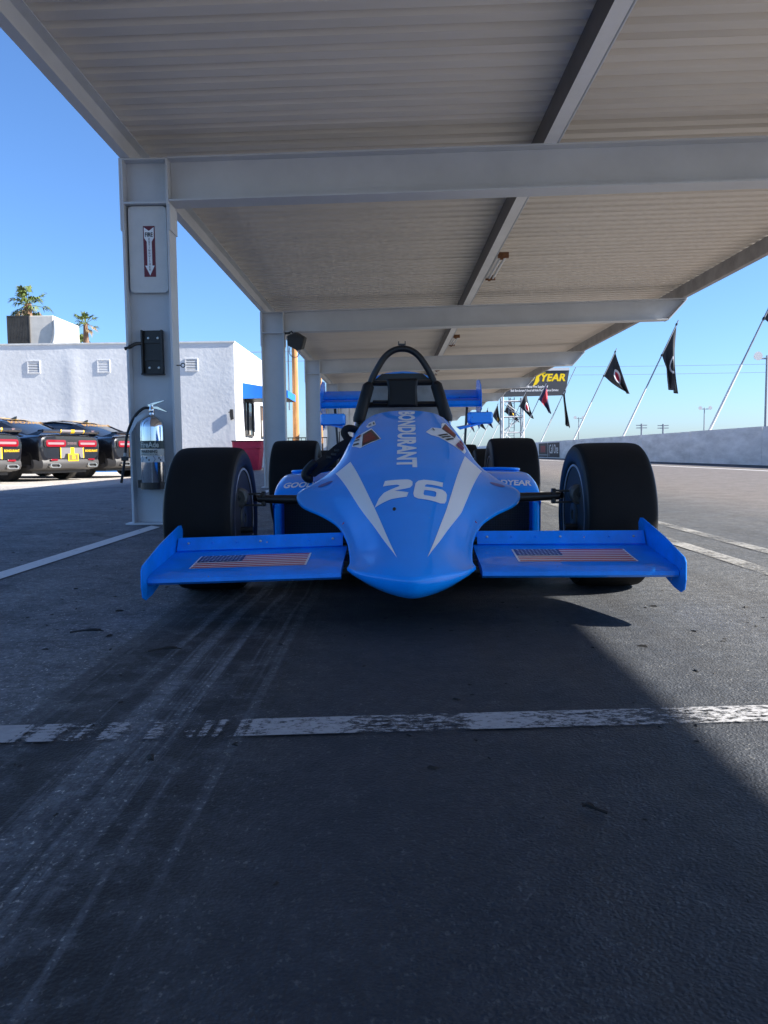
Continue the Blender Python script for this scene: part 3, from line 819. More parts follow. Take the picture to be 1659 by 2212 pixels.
# side stickers on the cowl
def sticker(base, prints):
    o = decal('sticker', poly_bm([base]), WHITE_DECAL, 0.02, 0.0013)
    for k, (m_, q) in enumerate(prints): decal('sticker_print', poly_bm([q]), m_, 0.02, 0.0021+.0004*k, o)
DKBROWN = mat('dark_brown_decal', (0.035, 0.022, 0.016), 0.4)
PURPLE = mat('plum_decal', (0.16, 0.01, 0.09), 0.4)
sticker([(-.125, 3.537), (-.175, 3.756), (-.246, 3.705), (-.255, 3.55), (-.215, 3.465)],
        [(DKBROWN, [(-.131, 3.540), (-.174, 3.735), (-.212, 3.69), (-.208, 3.482)]), (DARKRED, [(-.146, 3.552), (-.176, 3.69), (-.206, 3.655), (-.204, 3.515)]),
         (BLACK_DECAL, [(-.222, 3.53), (-.226, 3.56), (-.250, 3.58), (-.249, 3.55)]), (BLACK_DECAL, [(-.222, 3.60), (-.226, 3.625), (-.247, 3.64), (-.249, 3.62)]), (DARKRED, [(-.226, 3.65), (-.220, 3.70), (-.240, 3.69), (-.246, 3.655)])])
sticker([(-.155, 3.804), (-.164, 3.907), (-.190, 3.905), (-.203, 3.838), (-.192, 3.79)], [(BLACK_DECAL, [(-.161, 3.83), (-.166, 3.875), (-.172, 3.87), (-.168, 3.825)]), (POLEG, [(-.176, 3.82), (-.180, 3.87), (-.192, 3.86), (-.190, 3.82)])])
sticker([(.075, 3.631), (.098, 3.588), (.13, 3.57), (.232, 3.428), (.246, 3.50), (.238, 3.66), (.178, 3.905), (.160, 3.86), (.150, 3.74), (.105, 3.72)],
        [(DKBROWN, [(.152, 3.73), (.176, 3.875), (.218, 3.73), (.205, 3.63)]), (DARKRED, [(.160, 3.745), (.178, 3.845), (.213, 3.72), (.203, 3.655)]),
         (BLACK_DECAL, [(.128, 3.60), (.136, 3.585), (.178, 3.65), (.172, 3.665)]), (BLACK_DECAL, [(.140, 3.578), (.148, 3.565), (.188, 3.625), (.183, 3.64)]), (BLACK_DECAL, [(.156, 3.553), (.166, 3.538), (.200, 3.60), (.194, 3.615)]),
         (BLACK_DECAL, [(.105, 3.70), (.112, 3.665), (.118, 3.668), (.111, 3.705)]), (PURPLE, [(.200, 3.50), (.226, 3.45), (.238, 3.53), (.215, 3.57)]), (DARKRED, [(.222, 3.58), (.240, 3.55), (.236, 3.63), (.226, 3.64)])])
for sx in (-1, 1):   # flat decals painting the shade of sunk fastener pockets on the shoulders
    bm = poly_bm([[(sx*(.345+.030*math.cos(a*R(30))+.008*math.sin(a*R(30))), 3.205+.018*math.sin(a*R(30))) for a in range(12)]])
    decal('fastener_pocket_shade', bm, mat('blue_pocket_shade', (0.001, 0.05, 0.36), 0.4, coat=0.6), 0.02, 0.0016)
bm = poly_bm([[(-.066+.006*math.cos(a*R(40)), 2.735+.014*math.sin(a*R(40))) for a in range(9)]])
decal('chip_mark', bm, BLACK_DECAL, 0.02, 0.0014)

# ---- monocoque, cockpit, sidepods, engine cover
b = MB()
for_s = []
for Y, w, zb, zt in ((3.34, .285, .12, .40), (3.6, .295, .10, .44), (4.1, .295, .10, .47), (4.6, .31, .10, .52), (4.9, .32, .10, .56)):
    for_s.append([(-w, W(Y), zt), (-w*1.02, W(Y), (zt+zb)/2), (-w*.93, W(Y), zb), (w*.93, W(Y), zb), (w*1.02, W(Y), (zt+zb)/2), (w, W(Y), zt), (w*.86, W(Y), zt-.004), (w*.84, W(Y), zb+.04), (-w*.84, W(Y), zb+.04), (-w*.86, W(Y), zt-.004)])
b.grid(for_s, True); b.obj('monocoque', BLUE, rc)
b = MB(); b.box(-.15, .15, W(2.62), W(3.36), .10, .20); b.box(-.25, .25, W(3.36), W(3.37), .10, .38); bevel(b.obj('front_bulkhead', BLACKMET, rc), .01)
b = MB(); b.box(-.60, .60, W(3.2), W(5.4), .055, .075); b.obj('floor', BLACKMET, rc)
b = MB(); b.box(-.245, .245, W(3.75), W(4.85), .14, .16); b.prism([(-.2, W(4.35), .16), (.2, W(4.35), .16), (.2, W(4.78), .60), (-.2, W(4.78), .60)], 0, (0, .03, -.01)); b.obj('seat', PAD, rc)

def pod(s):
    rws = []
    prof = [(3.900, .318), (3.893, .330), (3.896, .346), (3.915, .366), (3.97, .392), (4.06, .415), (4.20, .432), (4.6, .438), (5.1, .428), (5.40, .40)]
    for Y, z in cr([Vector((y_, z_, 0)) for y_, z_ in prof], 3) and [(v.x, v.y) for v in cr([Vector((y_, z_, 0)) for y_, z_ in prof], 3)]:
        xo = .655-.02*max(0, (Y-4.9))
        r_ = .045
        row = [(s*.29, W(Y), z+.004), (s*(xo-.25), W(Y), z+.006), (s*(xo-.12), W(Y), z+.003), (s*(xo-r_), W(Y), z)]
        for a in (30, 60, 90): row.append((s*(xo-r_+r_*math.sin(R(a))), W(Y), max(z-r_+r_*math.cos(R(a)), .285)))
        row += [(s*xo, W(max(Y, 3.905)), .27), (s*xo, W(max(Y, 3.905)), .10)]
        rws.append(row)
    b = MB().grid(rws)
    b.grid([[(s*.29, W(3.900), .318), (s*(.655-.04), W(3.900), .318)], [(s*.29, W(3.99), .305), (s*(.655-.04), W(3.99), .305)]])
    sp_ = b.obj('sidepod', BLUE, rc, 'all')
    b = MB(); b.box(min(s*.615, s*.652), max(s*.615, s*.652), W(3.903), W(4.35), .10, .30); bevel(b.obj('intake_frame', BLUE, sp_), .012, 3)
    b = MB(); b.box(min(s*.29, s*.6145), max(s*.29, s*.6145), W(3.905), W(4.3), .105, .135); b.obj('intake_floor', BLUE, sp_)
    b = MB(); b.box(min(s*.29, s*.6145), max(s*.29, s*.6145), W(4.0), W(4.02), .136, .32); b.obj('radiator', GRILLE, sp_)
    b = MB(); b.tube(cr([(s*.42, W(4.36), .448), (s*.52, W(4.33), .448), (s*.60, W(4.34), .444), (s*.625, W(4.5), .44), (s*.625, W(5.2), .43)], 4), .008, 8); b.obj('lip', BLUE, sp_, True)
    bv = bvh_of(sp_)
    bm = text_bm('GOODYEAR', size=.048, bold=.035, shear=.25, sx=1.0)
    for v in bm.verts: v.co = Vector((v.co.x+s*.478, W(3.945)+v.co.y*1.5, 0))
    mobj('sponsor_lettering', drape(dice(bm, .02), bv, .0015), WHITE_DECAL, sp_, 'all')
pod(-1); pod(1)

secs = []
for Y, k, zt in ((4.84, 1.0, 1.015), (4.88, 1.02, 1.03), (5.0, 1.02, 1.03), (5.3, .95, .95), (5.7, .75, .78), (6.1, .45, .60)):
    zz = lambda z: .46+(z-.46)*(zt-.46)/(1.03-.46)
    h = [(.315*k, zz(.55)), (.290*k, zz(.70)), (.243*k, zz(.90)), (.195*k, zz(.972)), (.125*k, zz(1.012)), (0, zz(1.03))]
    row = [(x, W(Y), z) for x, z in h]+[(-x, W(Y), z) for x, z in h[-2::-1]]
    secs.append([Vector(p) for p in cr(row, 3)])
secs = list(zip(*[cr(c, 3) for c in zip(*secs)]))
MB().grid([list(s_) for s_ in secs]).obj('engine_cover', BLUE, rc, 'all')
b = MB(); b.prism([(-.30, W(4.845), .50), (.30, W(4.845), .50), (.235, W(4.845), .93), (.15, W(4.845), .965), (-.15, W(4.845), .965), (-.235, W(4.845), .93)], 0, (0, .012, 0)); b.obj('firewall', ALU, rc)
b = MB(); b.prism([(-.19, W(4.835), .955), (.19, W(4.835), .955), (.12, W(4.835), 1.012), (-.12, W(4.835), 1.012)], 0, (0, .008, 0)); b.obj('air_intake', BLACKMET, rc)

# ---- roll hoop, pads, headrest
hp = [(-.262, W(4.66), .60), (-.250, W(4.67), .74), (-.213, W(4.69), .864), (-.180, W(4.70), .96), (-.144, W(4.70), 1.030), (-.100, W(4.70), 1.095), (-.05, W(4.70), 1.132), (0, W(4.70), 1.142)]
hp = hp+[(-x, y_, z) for x, y_, z in hp[-2::-1]]
hoop = MB().tube(cr(hp, 4), .0188, 12).obj('roll_hoop', BLACKMET, rc, True)
for s in (-1, 1):
    MB().tube([(s*.190, W(4.665), .945), (s*.196, W(4.66), .925), (s*.252, W(4.63), .735), (s*.256, W(4.63), .715)], [.018, .034, .036, .030], 12).obj('hoop_pad', PAD, hoop, True)
MB().tube([(-.185, W(4.70), .945), (.185, W(4.70), .945)], .017, 8).obj('crossbar', BLACKMET, hoop, True)
MB().tube([(-.225, W(4.70), .82), (.225, W(4.70), .82)], .017, 8).obj('crossbar', BLACKMET, hoop, True)
b = MB(); b.box(-.022, .022, W(4.69), W(4.71), 1.162, 1.170); b.box(-.022, -.016, W(4.69), W(4.71), 1.170, 1.184); b.box(.016, .022, W(4.69), W(4.71), 1.170, 1.184); b.obj('hoop_bracket', CASTING, hoop)
b = MB(); b.prism([(-.093, W(4.62), .965), (.093, W(4.62), .965), (.083, W(4.60), .90), (.088, W(4.60), .80), (-.088, W(4.60), .80), (-.083, W(4.60), .90)], 0, (0, .06, 0)); bevel(b.obj('headrest', PAD, rc, True), .016, 3)
b = MB(); b.tube([(-.17, W(4.66), .835), (-.10, W(4.64), .832), (-.085, W(4.64), .832)], .010, 8); b.obj('belt_anchor', BLACKMET, rc, True)

for o_ in children(rc):
    if o_.name.split('.')[0] in ('roll_hoop', 'headrest', 'firewall', 'air_intake', 'engine_cover', 'belt_anchor'): o_.location.x -= .010
# ---- belts hanging out over the left sidepod
b = MB()
pth = cr([(-.26, W(4.10), .60), (-.33, W(4.06), .56), (-.40, W(4.02), .50), (-.46, W(3.99), .455), (-.475, W(3.98), .445)], 5)
rws = []
for i, p in enumerate(pth):
    rws.append([p+Vector((-.020, 0, .027)), p+Vector((-.022, -.010, .012)), p+Vector((.004, -.014, -.020)), p+Vector((.020, 0, -.022)), p+Vector((.0, .014, .014))])
b.grid(rws, True); b.obj('harness_strap', WEB, rc, True)
b = MB(); b.tube(cr([(-.445, W(3.97), .500), (-.475, W(3.965), .475), (-.500, W(3.96), .442), (-.490, W(3.96), .418), (-.462, W(3.962), .416)], 4), [.012]+[.021]*15+[.014], 10); b.obj('harness_pad', PAD, rc, True)
b = MB(); b.tube(cr([(-.24, W(4.16), .655), (-.29, W(4.13), .668), (-.315, W(4.12), .648), (-.30, W(4.12), .615)], 4), .019, 10); b.obj('harness_loop', WEB, rc, True)
for (x, z) in ((-.345, .555), (-.385, .52), (-.36, .535)):
    b = MB(); b.box(x-.012, x+.012, W(4.000), W(4.012), z-.007, z+.007); bevel(b.obj('buckle', BLACKMET, rc), .003)
b = MB(); b.tube(cr([(-.30, W(4.10), .455), (-.36, W(4.05), .462), (-.43, W(4.00), .452)], 4), .009, 6); b.obj('harness_strap', WEB, rc, True)

# ---- mirrors
for s in (-1, 1):
    x = s*.385+.007; zc = .716
    b = MB(); pr = rrect(-.066, .066, -.031, .031, .012, 3)
    rws = []
    for dy, k in ((-.030, .80), (-.020, .95), (0, 1.0), (.028, 1.0)): rws.append([(x+px*k, W(4.20)+dy, zc+pz*k) for px, pz in pr])
    b.grid(rws, True); b.add(rws[0], [tuple(range(len(pr)))]); b.add(rws[-1], [tuple(range(len(pr)))])
    mi = b.obj('mirror', BLUE, rc, True)
    b = MB(); b.box(x-.058, x+.058, W(4.2285), W(4.2305), zc-.025, zc+.025); b.obj('mirror_glass', MIRRORGLASS, mi)
    b = MB(); b.prism([(x-s*.01, W(4.19), zc-.029), (x+s*.022, W(4.19), zc-.029), (s*.285, W(4.19), .655), (s*.268, W(4.19), .668)], 0, (0, .05, .005)); b.obj('stalk', BLUE, mi)

# ---- front wing
for s in (-1, 1):
    tilt = -.009+.006*s
    def wz(x): return tilt*(abs(x)-.2)/.62
    prof = [(2.462, .150), (2.448, .158), (2.450, .170), (2.470, .179), (2.52, .186), (2.60, .194), (2.69, .204), (2.765, .213), (2.778, .216), (2.772, .208), (2.69, .190), (2.58, .172), (2.50, .156)]
    rws = []
    for k in range(9):
        x = .219+(.822-.219)*k/8
        tw = -.02*max(0, (x-.72)/.1)
        rws.append([(s*x, W(y_), z+wz(x)) for y_, z in prof])
    b = MB().grid(rws, True); b.add(rws[0], [tuple(range(len(prof)))]); b.add(rws[-1], [tuple(range(len(prof)))])
    wg = b.obj('front_wing', BLUE_WING, rc, True)
    bw = bvh_of(wg)
    b = MB(); rws = []
    for x in (.235, .818):
        rws.append([(s*x, W(2.772), .2195+wz(x)), (s*x, W(2.800), .262+wz(x)), (s*x, W(2.806), .262+wz(x)), (s*x, W(2.782), .214+wz(x))])
    b.grid(rws, True); b.add(rws[0], [(0, 1, 2, 3)]); b.add(rws[1], [(0, 1, 2, 3)]); fl = b.obj('wing_flap', BLUE_WING, wg)
    for k in range(7):
        x = .27+k*.085
        b = MB(); b.lathe([(0, .0045), (-.003, .004), (-.0045, .001)], 'Y', 8, (s*x, W(2.787), .243+wz(x))); b.obj('rivet', BLUE_WING if k % 3 else BOLTM, fl, True)
    pl = [(2.402, .150), (2.412, .118), (2.440, .106), (2.50, .112), (2.62, .140), (2.80, .185), (2.872, .215), (2.880, .285), (2.862, .302), (2.835, .303), (2.60, .262), (2.418, .218), (2.404, .205)]
    b = MB(); x0_, x1_ = (.8235, .8285)
    b.prism([(s*x0_, W(y_), z+tilt) for y_, z in pl], 0, (s*.005, 0, 0)); bevel(b.obj('endplate', BLUE_WING, wg), .0016)
    # flag decal: stripes and canton as flat pieces on the wing skin
    fx0, fx1, fy0, fy1 = (-.714, -.336, 2.532, 2.700) if s < 0 else (.344, .725, 2.540, 2.712)
    def rect(xa, xb, ya, yb): return poly_bm([[(xa, W(ya)), (xb, W(ya)), (xb, W(yb)), (xa, W(yb))]])
    sk = -.0
    o = mobj('flag_decal', drape(dice(rect(fx0, fx1, fy0, fy1), .03), bw, .0012), WHITE_DECAL, wg)
    bx0, bx1, by0, by1 = fx0+.006, fx1-.006, fy0+.004, fy1-.004
    hh = (by1-by0)/13
    cxr = bx0+(bx1-bx0)*.41
    for k in range(13):
        if k % 2: continue
        xa = cxr if k >= 6 else bx0
        mobj('flag_stripe', drape(dice(rect(xa, bx1, by0+k*hh, by0+(k+1)*hh), .03), bw, .0020), RED_DECAL, o)
    mobj('flag_canton', drape(dice(rect(bx0, cxr, by0+6*hh, by1), .03), bw, .0022), NAVY_DECAL, o)
    bm = bmesh.new()
    for i in range(9):
        for j in range(6 if i % 2 == 0 else 5):
            sx_ = bx0+(cxr-bx0)*((j+.5 if i % 2 == 0 else j+1)/6); sy_ = by0+6*hh+(by1-by0-6*hh)*((i+.6)/9.2)
            vv = [bm.verts.new((sx_+(.0058 if q % 2 == 0 else .0026)*math.sin(q*R(36)), W(sy_)+(.0046 if q % 2 == 0 else .0020)*math.cos(q*R(36)), 0)) for q in range(10)]
            bm.faces.new(vv)
    mobj('flag_stars', drape(bm, bw, .0030), WHITE_DECAL, o)
    b = MB(); b.box(min(s*.18, s*.235), max(s*.18, s*.235), W(2.60), W(2.80), .165, .185); b.tube([(s*.21, W(2.80), .255), (s*.235, W(2.83), .275)], .012, 8); b.obj('wing_mount', BLACKMET, wg)
    b = MB(); b.tube([(s*.225, W(2.84), .272), (s*.242, W(2.84), .285)], .012, 10); b.obj('tow_eye', RED_DECAL, wg, True)

# ---- wheels
def wheel(x, Y, R_, hw, rr, s, front):
    """s = side; hw half width; rr rim flange radius"""
    w_ = empty('wheel', (x, W(Y), R_)); w_.parent = rc
    o = hw
    prof = [(-o*.80, rr), (-o*.95, rr+.012), (-o*1.0, rr+(R_-rr)*.42), (-o*.985, rr+(R_-rr)*.70), (-o*.93, R_-.014), (-o*.84, R_-.0045), (-o*.6, R_-.001), (0, R_), (o*.6, R_-.001), (o*.84, R_-.0045), (o*.93, R_-.014), (o*.985, rr+(R_-rr)*.70), (o*1.0, rr+(R_-rr)*.42), (o*.95, rr+.012), (o*.80, rr)]
    pr = [(v.x, v.y) for v in cr([Vector((a, r_, 0)) for a, r_ in prof], 3)]
    n1 = sum(1 for a, r_ in pr if a < 0 and r_ < R_-.010)
    ty = MB().lathe(pr+[(o*.8, rr-.004), (-o*.8, rr-.004)], 'X', 64, close=True).obj('tyre', RUBBER, w_, 'all')
    ty.data.materials.append(SIDEWALL)
    for p in ty.data.polygons:
        c_ = p.center
        if abs(c_.x) > o*.935 or (c_.y**2+c_.z**2) < (R_-.016)**2: p.material_index = 1
    i_ = -s      # inboard direction
    rp = [(i_*o*.90, rr+.006), (i_*o*.93, rr+.004), (i_*o*.93, rr-.004), (i_*o*.86, rr-.012), (i_*o*.2, rr-.026), (-i_*o*.55, rr-.03), (-i_*o*.62, .06), (-i_*o*.7, .03), (-i_*o*.66, .028), (-i_*o*.5, .06), (-i_*o*.5, rr-.022), (-i_*o*.90, rr-.004), (-i_*o*.92, rr+.004)]
    rm = MB().lathe(rp, 'X', 48).obj('rim', RIM_DARK, w_, True)
    MB().lathe([(i_*o*.925, rr+.0035), (i_*o*.945, rr+.002), (i_*o*.945, rr-.0045), (i_*o*.925, rr-.006)], 'X', 56, close=True).obj('rim_flange', RIM, rm, True)
    MB().lathe([(i_*o*.30, .155), (i_*o*.40, .155), (i_*o*.40, .07), (i_*o*.30, .07)], 'X', 40, close=True).obj('brake_disc', RIM_DARK, w_, True)
    MB().lathe([(i_*o*.2, .055), (i_*o*.92, .055), (i_*o*.96, .048), (i_*o*.96, .02), (i_*o*.8, .02)], 'X', 28).obj('hub', CASTING, w_, True)
    MB().lathe([(i_*o*.62, .088), (i_*o*.80, .088), (i_*o*.80, .060), (i_*o*.62, .060)], 'X', 28, close=True).obj('bearing_carrier', RIM_DARK, w_, True)
    if front:
        b = MB(); xa = i_*o*.55
        ol = [(-.05, -.15), (.05, -.15), (.075, -.06), (.078, .05), (.05, .105), (-.04, .11), (-.072, .05), (-.075, -.06)]
        b.prism([(xa, y_, z) for y_, z in ol], 0, (i_*.03, 0, 0)); bevel(b.obj('upright', CASTING, w_), .006)
        b = MB(); b.lathe([(-.055, .012), (-.058, .03), (-.052, .038), (-.02, .040), (.03, .034), (.05, .02)], 'Y', 20, (i_*o*.86, -.03, .085)); rj = b.obj('rod_end', CASTING, w_, True)
        MB().lathe([(-.074, .004), (-.073, .013), (-.056, .015)], 'Y', 6, (i_*o*.86, -.03, .085)).obj('bolt', BLACKMET, rj)
        b = MB(); b.box(min(xa-.02, xa+.03), max(xa-.02, xa+.03), .07, .15, -.07, .08); bevel(b.obj('brake_caliper', BLACKMET, w_), .008)
        b = MB(); b.tube([(i_*o*.8, -.05, -.045), (i_*(o+.035), -.05, -.045)], .013, 8); b.obj('bolt', BLACKMET, w_, True)
    return w_
for s in (-1, 1):
    wheel(s*.784, 3.20, .285, .133, .198, s, True)
    wheel(s*.768, 5.75, .318, .165, .190, s, False)
    # front suspension
    b = MB(); b.tube([(s*.30, W(3.18), .352), (s*.45, W(3.18), .357), (s*.60, W(3.18), .362)], [.021, .019, .015], 12); wb_ = b.obj('upper_wishbone', BLACKMET, rc, True)
    b = MB(); b.box(s*.577-.008, s*.577+.008, W(3.168), W(3.192), .332, .392); bevel(b.obj('clevis', BLACKMET, wb_), .003)
    b = MB(); b.tube([(s*.577, W(3.15), .385), (s*.68, W(3.15), .380)], .004, 6); b.tube([(s*.577, W(3.15), .338), (s*.68, W(3.15), .340)], .004, 6); b.obj('brake_line', BLACKMET, wb_)
    b = MB(); b.tube([(s*.28, W(3.55), .34), (s*.62, W(3.22), .362)], .014, 10); b.obj('upper_wishbone', BLACKMET, rc, True)
    b = MB(); b.tube([(s*.22, W(3.0), .16), (s*.66, W(3.2), .15)], .014, 10); b.tube([(s*.22, W(3.5), .16), (s*.66, W(3.2), .15)], .014, 10); b.obj('lower_wishbone', BLACKMET, rc, True)
    b = MB(); b.tube([(s*.22, W(3.02), .20), (s*.64, W(3.08), .22)], .010, 8); b.obj('track_rod', BLACKMET, rc, True)
    b = MB(); b.tube([(s*.25, W(5.5), .30), (s*.66, W(5.75), .36)], .014, 10); b.tube([(s*.25, W(5.9), .30), (s*.66, W(5.75), .36)], .014, 10); b.obj('rear_wishbone', BLACKMET, rc, True)
    b = MB(); b.tube([(s*.15, W(5.75), .31), (s*.62, W(5.75), .318)], .022, 10); b.obj('drive_shaft', BLACKMET, rc, True)
b = MB(); b.box(-.16, .16, W(5.2), W(6.15), .12, .42); bevel(b.obj('gearbox', CASTING, rc), .03)

# ---- rear wing
rw = empty('rear_wing', (-.014, W(6.2), .918)); rw.parent = rc
def foil(y0, z0, y1, z1, t): return [(y0+.01, z0-t*.4), (y0, z0), (y0+.012, z0+t*.5), ((y0+y1)/2, (z0+z1)/2+t*.25), (y1, z1), (y1, z1-.004), ((y0+y1)/2, (z0+z1)/2-t*.5)]
for nm, pf in (('main_plane', foil(-.14, -.020, .10, .036, .050)), ('upper_flap', foil(.06, .045, .22, .115, .028))):
    rws = [[(x, y_, z) for y_, z in pf] for x in (-.600, 0, .600)]
    b = MB().grid(rws, True); b.add(rws[0], [tuple(range(len(pf)))]); b.add(rws[-1], [tuple(range(len(pf)))]); b.obj(nm, BLUE_WING, rw, True)
for s in (-1, 1):
    ep = [(-.16, -.06), (-.15, .06), (-.10, .13), (.02, .175), (.20, .185), (.24, .15), (.25, -.02), (.18, -.16), (.02, -.20), (-.02, -.08)]
    b = MB(); b.prism([(s*.6015, y_, z) for y_, z in ep], 0, (s*.006, 0, 0)); b.obj('endplate', BLUE_WING, rw)
b = MB(); b.box(-.02, .02, -.05, .10, -.45, -.03); b.obj('wing_post', BLACKMET, rw)
b = MB(); b.tube([(-.508, .0, -.035), (-.49, .0, -.33), (-.2, -.1, -.50)], .010, 8); b.obj('wing_stay', BLACKMET, rw, True)
b = MB(); b.tube([(.508, .0, -.035), (.49, .0, -.33), (.2, -.1, -.50)], .010, 8); b.obj('wing_stay', BLACKMET, rw, True)

# ---- the next race car in the row, mostly hidden
bpy.context.view_layer.update()
rc2 = copy_tree(rc, None, skip=('white_stripe', 'number_two', 'number_six', 'sponsor_lettering', 'sticker', 'sticker_print', 'fastener_pocket_shade', 'chip_mark', 'flag_decal', 'harness_strap', 'harness_pad', 'harness_loop', 'buckle'))
rc2.location = (0.16, 7.78, 0)
tag(rc2, 'dark race car parked directly behind the blue number 26 car, only its slick tyres showing', 'race car')
def recolour(o):
    for c in children(o):
        if c.type == 'MESH':
            for sl in c.material_slots:
                if sl.material in (BLUE, BLUE_WING): sl.link = 'OBJECT'; sl.material = RACEBLACK
        recolour(c)
recolour(rc2)

# ================================================================== muscle cars parked on the left
def muscle_car(plate, name_label, loc, rz):
    t = tag(empty('parked_car', loc, rz), name_label, 'car', 'black muscle cars parked along the white building')
    # local space: x to the car's right, y forwards, rear bumper at y = 0
    secs = []
    for y_, w, zt, zb in ((0.0, .84, .97, .50), (.035, .90, 1.0, .40), (.20, .94, 1.015, .33), (.62, .955, 1.01, .30), (1.2, .965, .985, .24), (2.5, .95, .95, .22), (3.6, .955, .965, .22), (4.5, .94, .90, .24), (4.92, .87, .80, .30), (5.0, .80, .72, .38)):
        zm = (zt+zb)/2
        h = [(0, zt+.012), (w*.55, zt+.008), (w*.86, zt-.012), (w*.965, zt-.07), (w, zm+.07), (w*.985, zm-.06), (w*.95, zb+.06), (w*.86, zb), (0, zb-.01)]
        secs.append([Vector((x, y_, z)) for x, z in h]+[Vector((-x, y_, z)) for x, z in h[-2:0:-1]])
    rows_ = [list(r_) for r_ in zip(*[cr(c, 3) for c in zip(*secs)])]
    b = MB().grid(rows_, True); n = len(rows_[0]); b.add(rows_[0], [tuple(range(n))]); b.add(rows_[-1], [tuple(range(n))])
    body = b.obj('body', CARBLACK, t, True)
    # glasshouse and roof skin
    gs = []
    for y_, wb, wt, zt in ((.62, .66, .55, 1.00), (1.0, .74, .58, 1.17), (1.55, .80, .60, 1.36), (2.1, .82, .61, 1.425), (2.7, .82, .60, 1.41), (3.15, .80, .58, 1.25), (3.7, .74, .55, .97)):
        h = [(0, zt+.018), (wt*.7, zt+.010), (wt, zt-.02), ((wb+wt)/2, (zt+.92)/2), (wb, .92)]
        gs.append([Vector((-x, y_, z)) for x, z in h[:0:-1]]+[Vector((x, y_, z)) for x, z in h])
    rows_ = [list(r_) for r_ in zip(*[cr(c, 3) for c in zip(*gs)])]
    MB().grid(rows_).obj('windows', CARGLASS, t, 'all')
    b = MB(); rs = []
    for y_, wt, zt in ((1.50, .60, 1.348), (1.62, .605, 1.378), (2.1, .615, 1.43), (2.6, .61, 1.424), (2.85, .60, 1.37)):
        rs.append([(x*wt, y_, zt+.022-.03*x*x) for x in (-1.02, -.7, 0, .7, 1.02)])
    b.grid(rs); rf = b.obj('roof', CARBLACK, t, 'all')
    b = MB(); b.prism([(-.012, 1.62, 1.40), (-.012, 1.78, 1.42), (-.012, 1.64, 1.47), (-.012, 1.60, 1.475)], 0, (.024, 0, 0)); b.obj('antenna', CARBLACK, rf)
    for s in (-1, 1):   # rear pillars
        b = MB(); b.prism([(s*.60, 1.52, 1.36), (s*.70, 1.30, 1.16), (s*.80, .55, .99), (s*.70, .50, .995), (s*.61, 1.20, 1.23)], 0, (s*.03, 0, .008)); b.obj('rear_pillar', CARBLACK, t)
    text_on('banner_lettering', 'BONDURANT', CARORANGE, t, (0, 1.32, 1.305), (1, 0, 0), (0, .88, .47), size=.16, bold=.02, sx=1.0, off=.02)
    # tail panel, lamps and badge
    b = MB(); b.prism([(x, -.016, z) for x, z in rrect(-.80, .80, .74, .915, .05)], 0, (0, .03, 0)); b.obj('tail_panel', BLACK_DECAL, t)
    for s in (-1, 1):
        c = s*.475
        b = MB(); o_ = rrect(c-.285, c+.285, .752, .900, .05); i_ = rrect(c-.235, c+.235, .800, .852, .022)
        n = len(o_); vs_ = [(x, -.030, z) for x, z in o_]+[(x, -.034, z) for x, z in i_]+[(x, -.015, z) for x, z in o_]
        b.add(vs_, [(k, (k+1) % n, n+(k+1) % n, n+k) for k in range(n)]+[(k, 2*n+k, 2*n+(k+1) % n, (k+1) % n) for k in range(n)])
        tl = b.obj('tail_lamp', LAMPRED, t)
        b = MB(); b.prism([(x, -.028, z) for x, z in i_], 0, (0, .008, 0)); b.obj('lens', LAMPCLR, tl)
    text_on('badge', 'DODGE', LAMPCLR, t, (0, -.0165, .826), (1, 0, 0), (0, 0, 1), size=.070, bold=.01, sx=.95, spacing=1.25)
    # stripes over deck and tail
    for x0, x1, m_, lift in ((-.33, .33, CARGREY, .0), (-.355, -.33, CARYEL, .001), (.33, .355, CARYEL, .001), (-.05, .06, CARYEL, .0015)):
        b = MB(); ys = [(-.0165-lift, .50), (-.0165-lift, .735)]
        b.grid([[(x0, y_, z), (x1, y_, z)] for y_, z in ys]); b.obj('stripe', m_, t, fix=False)
        b = MB(); b.grid([[(x0, y_, z+lift), (x1, y_, z+lift)] for y_, z in ((.05, 1.020), (.2, 1.034), (.62, 1.03))]); b.obj('stripe', m_, t, fix=False)
        b = MB(); b.grid([[(x0, y_, z+lift), (x1, y_, z+lift)] for y_, z in ((1.55, 1.389), (2.1, 1.458), (2.6, 1.452))]); b.obj('stripe', m_, rf, fix=False)
    # spoiler
    b = MB(); b.prism([(-.84, -.055, 1.085), (-.84, -.045, 1.125), (-.84, .10, 1.115), (-.84, .16, 1.06), (-.84, -.02, 1.05)], 0, (1.68, 0, 0)); spo = b.obj('spoiler', CARBLACK, t)
    for s in (-1, 1):
        b = MB(); b.prism([(s*.84, -.05, 1.10), (s*.84, .14, 1.08), (s*.90, .42, 1.0), (s*.88, .10, 1.0)], 0, (s*-.03, 0, 0)); b.obj('spoiler_end', CARBLACK, spo)
    for x0, x1, m_, e in ((-.33, .33, CARGREY, 0), (-.355, -.33, CARYEL, 0), (.33, .355, CARYEL, 0), (-.05, .06, CARYEL, .002)):
        b = MB(); b.grid([[(x0, y_, z), (x1, y_, z)] for y_, z in ((-.024-e, 1.05), (-.058-e, 1.085), (-.049-e, 1.128+e), (.10, 1.119+e), (.16, 1.065+e))]); b.obj('stripe', m_, spo, fix=False)
    text_on('spoiler_lettering', 'SRT', LAMPCLR, spo, (.62, -.058, 1.10), (1, 0, 0), (0, .2, 1), size=.055, bold=.01, off=.004)
    text_on('side_lettering', 'BONDURANT', CARYEL, t, (.595, -.012, .662), (1, 0, 0), (0, 0, 1), size=.072, bold=.004, sx=.86, off=.006)
    # bumper, plate, reflectors, exhaust
    lo = []
